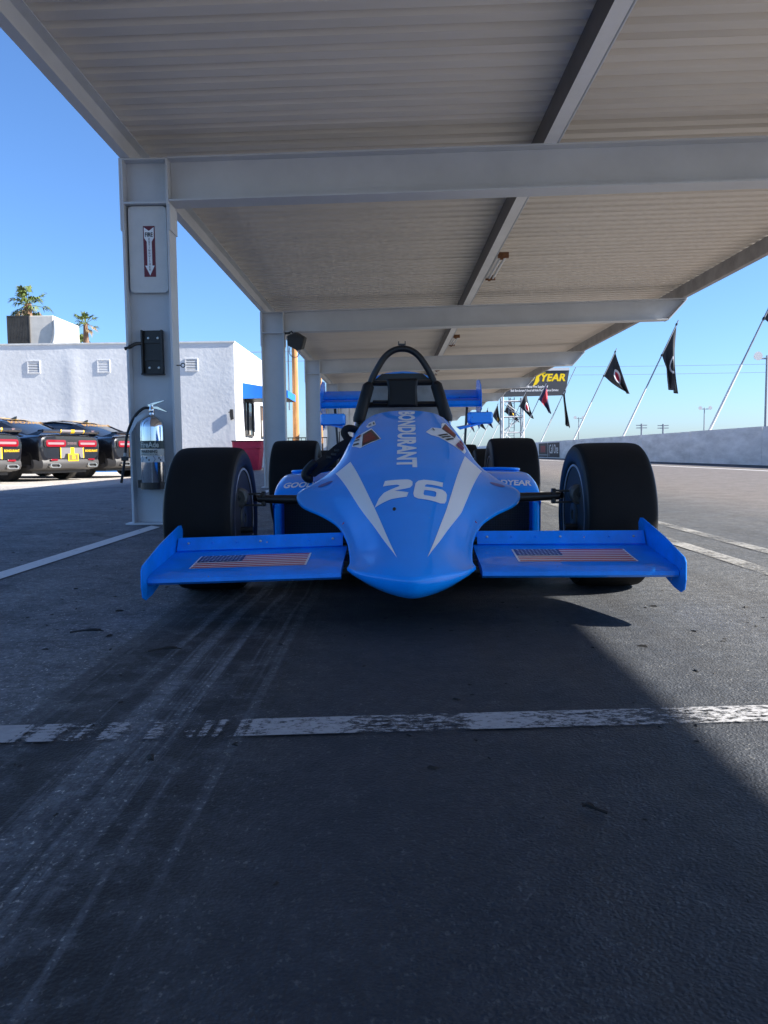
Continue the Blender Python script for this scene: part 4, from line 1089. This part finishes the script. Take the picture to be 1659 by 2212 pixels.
    for x in (-.93, -.84, -.5, 0, .5, .84, .93):
        k = .0 if abs(x) < .6 else (.05 if abs(x) < .9 else .22)
        lo.append([(x, -.020+k, .475), (x, -.045+k, .42), (x, -.050+k, .35), (x, -.015+k, .285), (x, .12+k, .25), (x, .25, .30), (x, .25, .47)])
    b = MB().grid(lo, True); b.add(lo[0], [tuple(range(7))]); b.add(lo[-1], [tuple(range(7))]); bp = b.obj('lower_bumper', CARLOW, t, True)
    b = MB(); b.prism([(-.28, -.022, .44), (.28, -.022, .44), (.20, -.022, .60), (-.20, -.022, .60)], 0, (0, .01, 0)); b.obj('plate_recess', BLACK_DECAL, t)
    b = MB(); b.box(-.155, .155, -.046, -.024, .435, .595); pt = b.obj('number_plate', CARYEL, t)
    b = MB(); b.box(-.135, .135, -.0485, -.0462, .455, .575); b.obj('plate_face', mat('plate_bronze', (0.16, 0.11, 0.03), 0.5), pt)
    if plate: text_on('plate_number', plate, CARYEL, pt, (0, -.049, .515), (1, 0, 0), (0, 0, 1), size=.135, bold=.008, sx=.75)
    for s in (-1, 1):
        b = MB(); b.box(s*.56-.10, s*.56+.10, -.052, -.02, .448, .486); bevel(b.obj('reflector', LAMPRED, bp), .008)
        b = MB(); c = s*.56
        o_ = [(c-.15, .385), (c+.10, .385), (c+.15, .345), (c+.12, .295), (c-.10, .295), (c-.16, .335)]; i_ = [(c+(x-c)*.78, .34+(z-.34)*.70) for x, z in o_]
        n = 6; vs_ = [(x, -.085, z) for x, z in o_]+[(x, -.085, z) for x, z in i_]+[(x, -.02, z) for x, z in o_]+[(x, .05, z) for x, z in i_]
        b.add(vs_, [(k, (k+1) % n, n+(k+1) % n, n+k) for k in range(n)]+[(k, 2*n+k, 2*n+(k+1) % n, (k+1) % n) for k in range(n)]+[(n+k, n+(k+1) % n, 3*n+(k+1) % n, 3*n+k) for k in range(n)])
        b.obj('exhaust_tip', BOLTM, bp)
        b = MB(); b.add([(x, -.045, z) for x, z in i_], [tuple(range(6))]); b.obj('exhaust_bore', DARKGAP, bp, fix=False)
    for s in (-1, 1):
        for y_ in (1.05, 4.0):
            w_ = empty('wheel', (s*.82, y_, .36)); w_.parent = t
            o = .13
            MB().lathe([(-o*.8, .24), (-o, .28), (-o*.98, .335), (-o*.85, .358), (o*.85, .358), (o*.98, .335), (o, .28), (o*.8, .24)], 'X', 28, close=True).obj('tyre', TYRECAR, w_, True)
            MB().lathe([(s*o*.85, .245), (s*o*.6, .22), (s*o*.55, .05), (s*o*.7, .03), (s*o*.7, .0)], 'X', 20).obj('rim', RIM_DARK, w_, True)
    b = MB(); b.box(-.80, .80, .35, 4.7, .17, .30); b.obj('underbody', CARLOW, t)
    b = MB(); b.tube([(-.9, .35, .30), (.9, .35, .30)], .07, 8); b.obj('silencer', CARLOW, t, True)
    for s in (-1, 1):
        b = MB(); b.box(s*.80-.02, s*.80+.14*s if s > 0 else s*.80+.02, 3.2, 3.32, .98, 1.10) if False else b.box(min(s*.93, s*1.05), max(s*.93, s*1.05), 3.1, 3.22, .98, 1.10); bevel(b.obj('door_mirror', CARBLACK, t), .02)
    return t
# heading about 69 degrees to the left of straight ahead
HD = R(68)
hx, hy = -math.sin(HD), math.cos(HD)
for cxr_, cyr_, pn, lb in ((-7.92, 15.70, '0', 'black muscle car at the left edge, mostly out of the picture'),
                           (-7.12, 17.90, '04', 'black muscle car with yellow plate 04, middle of the three'),
                           (-6.32, 20.15, '18', 'black muscle car nearest the column, half hidden by the extinguisher hose')):
    muscle_car(pn, lb, (cxr_, cyr_, 0), HD)

# ================================================================== white building
bx1, by0, bh = -5.17, 27.0, 4.27
wb_ = tag(empty('white_building', (bx1, by0, 0)), 'low white stucco building with blue awning behind the parked cars', 'building')
def local(o): o.location = (-bx1, -by0, 0); return o
def stucco_wall(name, p0, p1, h, n=60, amp=.03):
    """wall sheet with uneven plaster, p0->p1 plan points, thickness inwards"""
    p0 = Vector((*p0, 0)); p1 = Vector((*p1, 0)); d = (p1-p0); L = d.length; d.normalize(); nn = Vector((d.y, -d.x, 0))
    rows_ = []
    rr = random.Random(3)
    ph = [rr.uniform(0, 6) for _ in range(6)]
    for j in range(15):
        z = h*j/14
        row = []
        for i in range(n+1):
            s_ = L*i/n
            k = amp*(.5*math.sin(s_*1.3+ph[0])+.3*math.sin(s_*3.1+z*.6+ph[1])+.25*math.sin(s_*.7-z*.9+ph[2]))
            if amp > .005: k += .022*math.exp(-((s_-13.4)/.30)**2)+.012*math.exp(-((s_-10.3)/.2)**2)
            k *= min(1.0, (h-z)/.6)
            if i in (0, n): k = 0
            row.append(p0+d*s_+nn*k+Vector((0, 0, z)))
        rows_.append(row)
    b = MB().grid(rows_)
    return b
w1 = stucco_wall('', (-24, by0), (bx1, by0), bh, 240, .006).obj('front_wall', STUCCO, wb_, 'all'); local(w1)
w2 = stucco_wall('', (bx1, by0), (bx1, 40.2), bh, 40, .004).obj('side_wall', STUCCO, wb_, 'all'); local(w2)
b = MB(); b.box(-24, bx1-.02, by0+.3, 40.2, bh-.35, bh-.30); local(b.obj('roof', FARROOF, wb_))
b = MB(); b.box(-24, bx1+.03, by0-.03, by0+.28, bh, bh+.05); b.box(bx1-.25, bx1+.03, by0+.28, 40.2, bh, bh+.05); local(b.obj('parapet_cap', PARAPET, wb_))
b = MB(); b.box(-24, -6.2, by0-.055, by0-.026, 0, .20); local(b.obj('base_band', BLUEBAND, wb_))
for vx, vz in ((-11.9, 3.54), (-9.55, 3.54), (-6.60, 3.55)):
    v = empty('wall_vent', (vx-bx1, .006, vz)); v.parent = wb_
    fr = MB(); fr.box(-.215, .215, -.03, 0, .185, .215); fr.box(-.215, .215, -.03, 0, -.215, -.185); fr.box(-.215, -.185, -.03, 0, -.184, .184); fr.box(.185, .215, -.03, 0, -.184, .184)
    fr.obj('vent_frame', STUCCO, v)
    b = MB(); b.box(-.184, .184, -.004, 0, -.184, .184); b.obj('vent_back', DARKGAP, v)
    for k in range(7):
        z = -.158+k*.053
        b = MB(); b.prism([(-.183, -.026, z-.016), (-.183, -.022, z-.018), (-.183, -.006, z+.016), (-.183, -.010, z+.018)], 0, (.366, 0, 0)); b.obj('slat', LOUVRE, v)
# awning over the side windows
aw = empty('awning', (0, 1.4, 2.5)); aw.parent = wb_
def aw_face(name, pts): b = MB(); b.prism(pts, 0, (0, .02, 0)) ; return b.obj(name, AWNING, aw)
aw_face('awning_end', [(.002, 0, 0), (1.6, 0, .02), (1.6, 0, .27), (.002, 0, .56)])
b = MB(); b.prism([(.002, .021, .56), (1.6, .021, .27), (1.6, .021, .25), (.002, .021, .54)], 0, (0, 2.3, 0)); b.obj('awning_top', AWNING, aw)
b = MB(); b.box(1.575, 1.60, .021, 2.3, .02, .249); b.obj('valance', AWNING, aw)
b = MB(); b.box(.002, 1.574, .021, 2.32, .005, .015); b.obj('awning_lining', FRAMEDK, aw)
for y0_, y1_ in ((1.75, 2.25), (2.35, 3.3), (5.2, 6.4), (8.0, 9.2)):
    wd = empty('window', (.008, y0_, 1.25)); wd.parent = wb_
    L = y1_-y0_
    b = MB(); b.box(0, .012, 0, L, 0, 1.18); b.obj('glass', GLASSDK, wd)
    for nm, bb in (('frame', (0, .05, -.05, 0, -.05, 1.23)), ('frame', (0, .05, L, L+.05, -.05, 1.23)), ('frame', (0, .05, .0005, L-.0005, 1.18, 1.23)), ('sill', (0, .08, .0005, L-.0005, -.05, 0))):
        b = MB(); b.box(*bb); b.obj(nm, FRAMEDK, wd)
    b = MB(); b.box(.0125, .02, L*.15, L*.35, .0, .65); b.obj('curtain', CURTAIN, wd)
sc = tag(empty('wall_lamp', (bx1-.12, by0-.03, 1.85)), 'small dark wall lamp near the corner of the white building', 'lamp')
b = MB(); b.prism([(-.05, 0, .20), (.05, 0, .20), (.07, 0, -.12), (-.03, 0, -.16), (-.06, 0, .0)], 0, (0, -.05, 0)); b.obj('shade', SPEAKER, sc)
b = MB(); b.tube([(-.10, -.02, .10), (.0, -.03, .14)], .015, 6); b.obj('arm', SPEAKER, sc)
# flat-roof air conditioner
ac = tag(empty('rooftop_air_conditioner', (-14.6, 31, 4.55)), 'big beige rooftop air conditioner with finned coil on the white building', 'air conditioner')
b = MB(); b.box(.0, 1.75, 0, 2.6, .22, 1.38); bevel(b.obj('casing', ACMETAL, ac), .02)
b = MB(); b.box(.05, .82, -.05, -.004, .26, 1.34); cl = b.obj('coil', ACCOIL, ac)
for k in range(13):
    b = MB(); b.box(.07+k*.060, .082+k*.060, -.065, -.051, .26, 1.34); b.obj('fin_bar', FRAMEDK, cl)
b = MB(); b.box(.0, .05, -.07, -.003, .22, 1.38); b.box(.82, .87, -.07, -.003, .22, 1.38); b.box(.0505, .8195, -.07, -.003, 1.34, 1.38); b.obj('coil_frame', FRAMEDK, ac)
b = MB(); b.tube(cr([(1.80, -.03, 1.2), (1.80, -.05, .7), (1.72, -.06, .35), (1.60, -.06, .2)], 4), .04, 8); b.obj('conduit', POLEG, ac, True)
for x in (.05, .75, 1.5):
    b = MB(); b.box(x, x+.25, .1, 2.4, -.28, .219); b.obj('support', PARAPET, ac)

# red wheeled bin beside the building
rb = tag(empty('wheeled_bin', (-4.62, 26.25, 0)), 'big red plastic bin standing by the white building corner', 'bin')
b = MB()
rws = []
for z, w in ((0.02, .30), (.06, .33), (.70, .385), (.72, .405), (.93, .415), (.95, .42)):
    rws.append([(x*1.15, y_, z) for x, y_ in rrect(-w, w, -w, w, .08, 3)])
b.grid(rws, True); b.add(rws[0], [tuple(range(len(rws[0])))]); b.obj('body', BINRED, rb, True)
b = MB(); b.prism([(x*1.15, y_, .952) for x, y_ in rrect(-.43, .43, -.43, .43, .08, 3)], 0, (0, 0, .035)); b.obj('lid', BINDK, rb)
b = MB(); b.box(.30, .44, -.44, -.405, .74, .84); b.obj('handle', BINRED, rb)
b = MB(); b.box(-.20, .05, -.40, -.392, .78, .90); b.obj('moulded_panel', BINRED, rb)

# ================================================================== poles, wires, railing and far buildings on the left
wp = tag(empty('utility_pole', (-4.42, 38, 0)), 'brown wooden utility pole with grey conduit behind the second column', 'pole')
b = MB(); b.tube([(0, 0, 0), (0, 0, 10.5)], [.155, .115], 12); b.obj('pole_shaft', WOOD, wp, True)
b = MB(); b.tube([(-.30, -.05, 2.6), (-.30, -.05, 9.5)], .035, 8); b.obj('conduit', POLEG, wp, True)
wp2 = tag(empty('utility_pole', (-4.70, 55, 0)), 'thin far wooden utility pole seen under the rear wing', 'pole')
b = MB(); b.tube([(0, 0, 0), (0, 0, 9.5)], [.16, .12], 10); b.obj('pole_shaft', WOOD, wp2, True)
for i, (p, q, lb) in enumerate((((-60, 90, 12.2), (8, 90, 12.4), 'upper overhead power line in the sky behind the white building'), ((-60, 91, 11.2), (8, 91, 11.4), 'lower overhead power line in the sky behind the white building'),
        ((20, 160, 17.2), (120, 150, 17.0), 'upper overhead power line in the sky behind the flags'), ((20, 161, 15.7), (120, 151, 15.6), 'lower overhead power line in the sky behind the flags'))):
    p, q = Vector(p), Vector(q)
    pts = [p.lerp(q, k/14)+Vector((0, 0, -4*.5*(k/14)*(1-k/14))) for k in range(15)]
    tag(MB().tube(pts, .035, 5).obj('power_line', WIREM), lb, 'power line', 'overhead power lines')
rl = tag(empty('railing', (-4.6, 33.4, 0)), 'black metal railing between the carport columns and the building', 'railing')
b = MB(); b.box(0, 2.2, 0, .04, 1.18, 1.22); b.obj('top_rail', RAILBK, rl)
b = MB(); b.box(0, 2.2, 0, .04, .16, .20); b.obj('bottom_rail', RAILBK, rl)
for k in range(13):
    b = MB(); b.box(.02+k*.178, .045+k*.178, .008, .032, .201 if k % 6 else 0, 1.179); b.obj('baluster', RAILBK, rl)
fb = tag(empty('far_building', (-5.6, 62, 0)), 'far pale building with dark flat roof between the first columns', 'building')
b = MB(); b.box(0, 5.2, 0, 8, 0, 2.9); b.obj('wall', FARWALL, fb)
b = MB(); b.box(-.2, 5.5, -1.4, 8.2, 2.9, 4.2); b.obj('roof_fascia', FARROOF, fb)
b = MB(); b.box(-.25, 5.55, -1.45, 8.25, 4.2, 4.42); b.obj('roof_edge', FARWALL, fb)
for x in (.5, 2.4, 4.2):
    b = MB(); b.box(x, x+.5, -1.3, -.8, 0, 2.899); b.obj('porch_column', FARWALL, fb)
b = MB(); b.box(1.3, 2.2, -.03, -.002, 0, 2.2); b.obj('door', FRAMEDK, fb)

# ================================================================== palms
def palm(name_label, loc, h, r, seed, nf=34):
    rnd = random.Random(seed)
    t = tag(empty('palm_tree', loc), name_label, 'palm tree', 'palm trees behind the building')
    b = MB(); lean = rnd.uniform(-.3, .3)
    pts = [(lean*(k/8)**2, 0, h*k/8) for k in range(9)]
    b.tube(pts, [r*.20]+[r*.14]*5+[r*.15, r*.20, r*.15], 9); b.obj('trunk', TRUNK, t, True)
    top = Vector((lean, 0, h)); b = MB(); bd = MB()
    for i in range(nf):
        az = rnd.uniform(0, 2*math.pi); el = R(rnd.choice([75, 60, 45, 30, 15, 0, -15, -35, -50])+rnd.uniform(-8, 8))
        d = Vector((math.cos(az)*math.cos(el), math.sin(az)*math.cos(el), math.sin(el)))
        st = r*rnd.uniform(.45, .62); L = r*rnd.uniform(.42, .62)
        base = top+d*st; side = d.cross(Vector((0, 0, 1)))
        side = side.normalized() if side.length > .01 else Vector((1, 0, 0)); upn = side.cross(d).normalized()
        tgt = bd if (el < R(-25) and rnd.random() < .2) else b
        tgt.tube([top, base], r*.016, 4, False)
        for k in range(12):      # fan of blades
            a = R(-66+132*k/11)+rnd.uniform(-.05, .05)
            dd = (d*math.cos(a)+side*math.sin(a)).normalized()
            l_ = L*(1-.25*abs(a))*rnd.uniform(.85, 1.1)
            wv = (side*math.cos(a)-d*math.sin(a))*l_*.085
            mid = base+dd*l_*.6+upn*rnd.uniform(-.02, .06)*r
            tip = base+dd*l_+Vector((0, 0, -l_*rnd.uniform(.15, .5)))
            tgt.add([base, mid-wv, tip, mid+wv], [(0, 1, 2, 3)])
    b.obj('crown', FROND, t, fix=False)
    if bd.v: bd.obj('dry_fronds', FRONDDRY, t, fix=False)
palm('big fan palm rising behind the rooftop air conditioner', (-31.2, 70, 0), 13.7, 1.95, 5, 30)
palm('slender fan palm with bare trunk above the building roofline', (-37.4, 100, 0), 16.9, 1.75, 11, 25)
palm('low small palm crown beside the slender palm', (-40.2, 106, 0), 14.9, 1.9, 21, 20)

# ================================================================== right: barrier wall, banners, flags, billboard
wl = tag(empty('barrier_wall', (11.8, -5, 0)), 'long pale concrete barrier wall along the far side of the track', 'wall')
for k in range(26):
    b = MB(); b.box(0, .30, k*6.1+.012, k*6.1+6.088, 0, 1.23+.004*(k % 3)); b.obj('wall_section', CONC, wl)
def banner(name, label, y0_, y1_, m_):
    t = tag(empty(name, (11.79, y0_, .08)), label, 'banner')
    b = MB(); b.box(-.006, -.0005, 0, y1_-y0_, 0, 1.05); b.obj('banner_sheet', m_, t)
    return t
b1 = banner('wall_banner', 'dark banner lettered Call One on the barrier wall', 55.7, 59.8, BANNERDK)
text_on('lettering', '|Call One', BOARDWHITE, b1, (-.007, 2.05, .56), (0, -1, 0), (0, 0, 1), size=.92, bold=.004, sx=.92)
b2 = banner('wall_banner', 'reddish banner next to the Call One banner on the wall', 59.95, 63.4, BANNERDK)
b = MB(); b.box(-.010, -.0065, .8, 2.7, .35, .85); b.obj('red_print', BANNERRED, b2)
b = MB(); b.box(-.010, -.0065, .0, 3.4, .12, .20); b.obj('grey_print', POLEG, b2)

FB = flag_mat('flag_black', (0.018, 0.019, 0.024))
FDISC = flag_mat('flag_black_roundel', (0.018, 0.019, 0.024), (0.55, 0.46, 0.30), (0.62, 0.62, 0.62), (0.45, 0.02, 0.05))
FWHT = flag_mat('flag_black_white_mark', (0.018, 0.019, 0.024), (0.62, 0.52, 0.22), (0.55, 0.56, 0.6), (0.02, 0.02, 0.025))
FRED = flag_mat('flag_black_red_mark', (0.020, 0.021, 0.03), band=(0.36, 0.52, (0.5, 0.02, 0.03)))
FYEL = flag_mat('flag_black_yellow_mark', (0.02, 0.02, 0.022), (0.55, 0.6, 0.18), (0.75, 0.42, 0.01))
FNAVY = flag_mat('flag_navy_red', (0.025, 0.02, 0.06), band=(0.2, 0.5, (0.42, 0.03, 0.05)))
def flag(y, m_, label, gx=.9, gz=-2.75, seed=0, gather=.35, attach=(.965, .705)):
    rnd = random.Random(seed)
    t = tag(empty('flag', (12.0, y, 1.18)), label, 'flag', 'flags on leaning poles along the barrier wall')
    base = Vector((0, 0, 0)); tip = Vector((2.78, 0, 5.92))
    midp = base.lerp(tip, .42)
    b = MB(); b.tube([base, midp], [.055, .05], 8); b.obj('lower_pole', POLEW, t, True)
    b = MB(); b.tube([midp, tip], [.038, .03], 8); b.obj('upper_pole', POLEG, t, True)
    top = base.lerp(tip, attach[0]); low = base.lerp(tip, attach[1])
    n, mm = 14, 18
    G = top+Vector((gx, 0, gz))
    rows_ = []
    for i in range(n+1):
        u = i/n; hst = low.lerp(top, u)
        row = []
        end = G+Vector((-gather*(1-u)*.6, 0, gather*(1-u)*.35))
        for j in range(mm+1):
            v = j/mm
            p = hst.lerp(end, v)
            p += Vector((-.10*math.sin(math.pi*v)*(u-.2), 0, -.28*math.sin(math.pi*v)*(1-u)*.2))
            p.y += (.10+.16*v)*math.sin(u*9+seed+v*2.5)*min(1, v*3)
            p.x += .05*v*math.sin(u*12+seed*2)
            row.append(p)
        rows_.append(row)
    b = MB().grid(rows_)
    o = b.obj('cloth', m_, t, 'all', fix=False)
    uvl = o.data.uv_layers.new(name='UVMap')
    for lp in o.data.loops:
        i, j = divmod(lp.vertex_index, mm+1); uvl.data[lp.index].uv = (i/n, j/mm)
    for p in (top, low):
        b = MB(); b.tube([p+Vector((-.02, 0, -.045)), p+Vector((.02, 0, .045))], .055, 8); b.obj('clip', BLACK_DECAL, t)
flag(30.25, FRED, 'flag at the right picture edge, on the tallest looking leaning pole', 1.0, -2.6, 2)
flag(41.4, FWHT, 'limp black flag with white mark, second leaning pole from the right edge', .12, -3.5, 4, .75)
flag(52.5, FDISC, 'black flag with white and red roundel, third leaning pole from the right', .92, -2.75, 1)
flag(63.9, FB, 'limp dark flag hanging below the billboard corner', .50, -2.95, 3, .8, (.69, .64))
far = [(75.2, FNAVY, 'flag just right of the billboard tower legs'), (86.4, FDISC, 'flag with red and white mark seen through the billboard tower'), (97.6, FYEL, 'black and yellow flag just left of the billboard tower'),
       (108.8, FYEL, 'black and yellow flag above the right mirror'), (120, FNAVY, 'far flag below the right mirror, nearest the mirror'), (131.2, FB, 'far dark flag second to the left of the right mirror'), (142.4, FNAVY, 'farthest flag touching the cowl edge')]
for k, (yy, m_, lb) in enumerate(far): flag(yy, m_, lb, .45+.35*(k % 3), -2.9, 10+k)

bb = tag(empty('billboard', (12.55, 90, 0)), 'dark billboard lettered GOODYEAR in yellow on a lattice tower', 'billboard')
b = MB(); b.prism([(x, 0, z) for x, z in [(0, 6.62), (6.95, 6.72), (7.15, 6.95), (7.55, 9.45), (0, 9.45)]], 0, (0, .35, 0)); b.obj('panel', BOARD, bb)
b = MB(); b.box(0, 7.56, -.08, .4, 9.452, 9.75); b.obj('top_trim', TRUSS, bb)
for wd_, xa, xb in (('GOOD', .80, 3.70), ('YEAR', 4.38, 7.12)):
    bm = text_bm(wd_, size=1.0, bold=.04, shear=.22)
    x0_ = min(v.co.x for v in bm.verts); x1_ = max(v.co.x for v in bm.verts); y0_ = min(v.co.y for v in bm.verts); y1_ = max(v.co.y for v in bm.verts)
    for v in bm.verts: v.co = Vector((xa+(v.co.x-x0_)/(x1_-x0_)*(xb-xa), -.012, 8.27+(v.co.y-y0_)/(y1_-y0_)*.86))
    mobj('lettering', bm, BOARDYEL, bb)
wf = [(3.30, 7.75), (3.75, 7.95), (4.05, 8.35), (4.02, 8.75), (4.25, 9.02), (4.72, 9.12), (4.78, 9.26), (4.1, 9.30), (3.78, 9.12), (3.66, 8.7), (3.55, 8.3)]
bm = poly_bm([wf])
for v in bm.verts: v.co = Vector((v.co.x+.17, -.02, v.co.y))
mobj('winged_foot', bm, BOARDYEL, bb)
text_on('lettering', 'The Official Tire Supplier of', BOARDWHITE, bb, (3.70, -.012, 7.69), (1, 0, 0), (0, 0, 1), size=.36, bold=.018, sx=.72)
text_on('lettering', 'Bob Bondurant School of High Performance Driving', BOARDWHITE, bb, (3.68, -.012, 7.28), (1, 0, 0), (0, 0, 1), size=.36, bold=.018, sx=.70)
tw = [(.15, -.1), (2.45, -.1), (.15, 1.6), (2.45, 1.6)]
for x, y_ in tw:
    b = MB(); b.tube([(x, y_, 0), (x, y_, 6.6)], .10, 8); b.obj('tower_leg', TRUSS if y_ < 0 else TRUSSDK, bb, True)
for x, y_ in ((.95, .8), (1.55, .8)):
    b = MB(); b.tube([(x, y_, 0), (x, y_, 6.6)], .05, 6); b.obj('ladder_rail', TRUSSDK, bb, True)
for k in range(14):
    b = MB(); b.tube([(.95, .8, .5+k*.45), (1.55, .8, .5+k*.45)], .025, 5); b.obj('ladder_rung', TRUSSDK, bb)
for k in range(4):
    z = .9+k*1.75
    for (a, c) in ((0, 1), (2, 3), (0, 2), (1, 3)):
        b = MB(); b.tube([(*tw[a], z), (*tw[c], z)], .055, 6); b.obj('tower_brace', TRUSS if a == 0 else TRUSSDK, bb)
        if k < 3:
            p, q = ((*tw[a], z), (*tw[c], z+1.75)) if (k+a) % 2 else ((*tw[c], z), (*tw[a], z+1.75))
            b = MB(); b.tube([p, q], .04, 6); b.obj('tower_brace', TRUSS if a == 0 else TRUSSDK, bb)

def lamp_post(loc, h, label, heads=2):
    t = tag(empty('floodlight_pole', loc), label, 'light pole', 'floodlight poles beyond the track')
    b = MB(); b.tube([(0, 0, 0), (0, 0, h)], [h*.016, h*.011], 8); b.obj('pole_shaft', POLEG, t, True)
    b = MB(); b.tube([(-h*.12, 0, h*.97), (h*.12, 0, h*.97)], h*.008, 6); b.obj('crossarm', POLEG, t)
    for s in (-1, 1)[:heads]:
        b = MB(); b.lathe([(-h*.05, h*.045), (-h*.01, h*.03), (h*.02, h*.012)], 'Y', 10, (s*h*.11, 0, h*.99)); b.obj('lamp_head', TRUSS, t, True)
lamp_post((28.0, 60, 0), 7.4, 'floodlight pole at the right picture edge', 1)
lamp_post((30.6, 130, 0), 5.9, 'distant floodlight pole between the third and fourth flag poles')
lamp_post((50.8, 130, 0), 7.2, 'distant floodlight pole between the first and second flags')
def tele(loc, h, label):
    t = tag(empty('telegraph_pole', loc), label, 'pole', 'telegraph poles beyond the track')
    b = MB(); b.tube([(0, 0, 0), (0, 0, h)], .17, 6); b.obj('pole_shaft', POLEG, t)
    for k in (.93, .84):
        b = MB(); b.box(-1.0, 1.0, -.08, .08, h*k, h*k+.16); b.obj('crossarm', POLEG, t)
tele((47.0, 150, 0), 5.4, 'tiny distant telegraph pole beside the second flag pole, the left one')
tele((51.0, 150, 0), 5.3, 'tiny distant telegraph pole beside the second flag pole, the right one')

# ================================================================== small litter on the asphalt
def shard():
    b = MB(); b.add([(-1, -.5, 0), (1, -.4, 0), (.7, .6, 0), (-.6, .5, 0), (-.4, -.1, .5), (.5, .1, .6)], [(0, 1, 5, 4), (1, 2, 5), (2, 3, 4, 5), (3, 0, 4), (0, 3, 2, 1)]); return b
b = MB(); sv = shard()
for k in range(420):
    if k < 260: x, y_ = random.uniform(-3.6, -.75), random.uniform(2.2, 9.5)
    else: x, y_ = random.uniform(-1.2, 2.6), random.uniform(.9, 3.2)
    s_ = random.choice([.004, .005, .006, .008, .011, .016 if random.random() < .35 else .006]); a = random.uniform(0, 6.28)
    st_ = random.uniform(.4, 1.0)
    b.add([(x+s_*(v[0]*math.cos(a)-v[1]*st_*math.sin(a)), y_+s_*(v[0]*math.sin(a)+v[1]*st_*math.cos(a)), .0008+v[2]*s_*.5) for v in sv.v], sv.f)
tag(b.obj('rubber_crumbs', mat('rubber_crumb', (0.014, 0.013, 0.012), 0.8), fix=False), 'black rubber crumbs and grit scattered on the asphalt', 'grit', kind='stuff')
for i, (x, y_, a, s_, lb) in enumerate(((-.625, 2.16, .35, .045, 'dark curled twig on the asphalt among the skid marks left of the nose'), (-.93, 2.40, .2, .05, 'thin bent twig on the asphalt at far left below the wing'), (.30, 1.16, 2.4, .022, 'small dark leaf scrap on the asphalt in the lower right'))):
    t = tag(empty('twig', (x, y_, .004), a), lb, 'twig')
    b = MB(); b.tube(cr([(-s_, 0, .002), (-s_*.3, s_*.12, .004), (s_*.4, s_*.05, .006), (s_, -s_*.18, .003)], 4), [.0025]*6+[.0045]*4+[.002]*3, 6); b.obj('stem', BLACK_DECAL, t, True)
    b = MB(); b.tube([(s_*.4, s_*.05, .006), (s_*.75, s_*.3, .004)], .002, 5); b.obj('side_shoot', BLACK_DECAL, t)
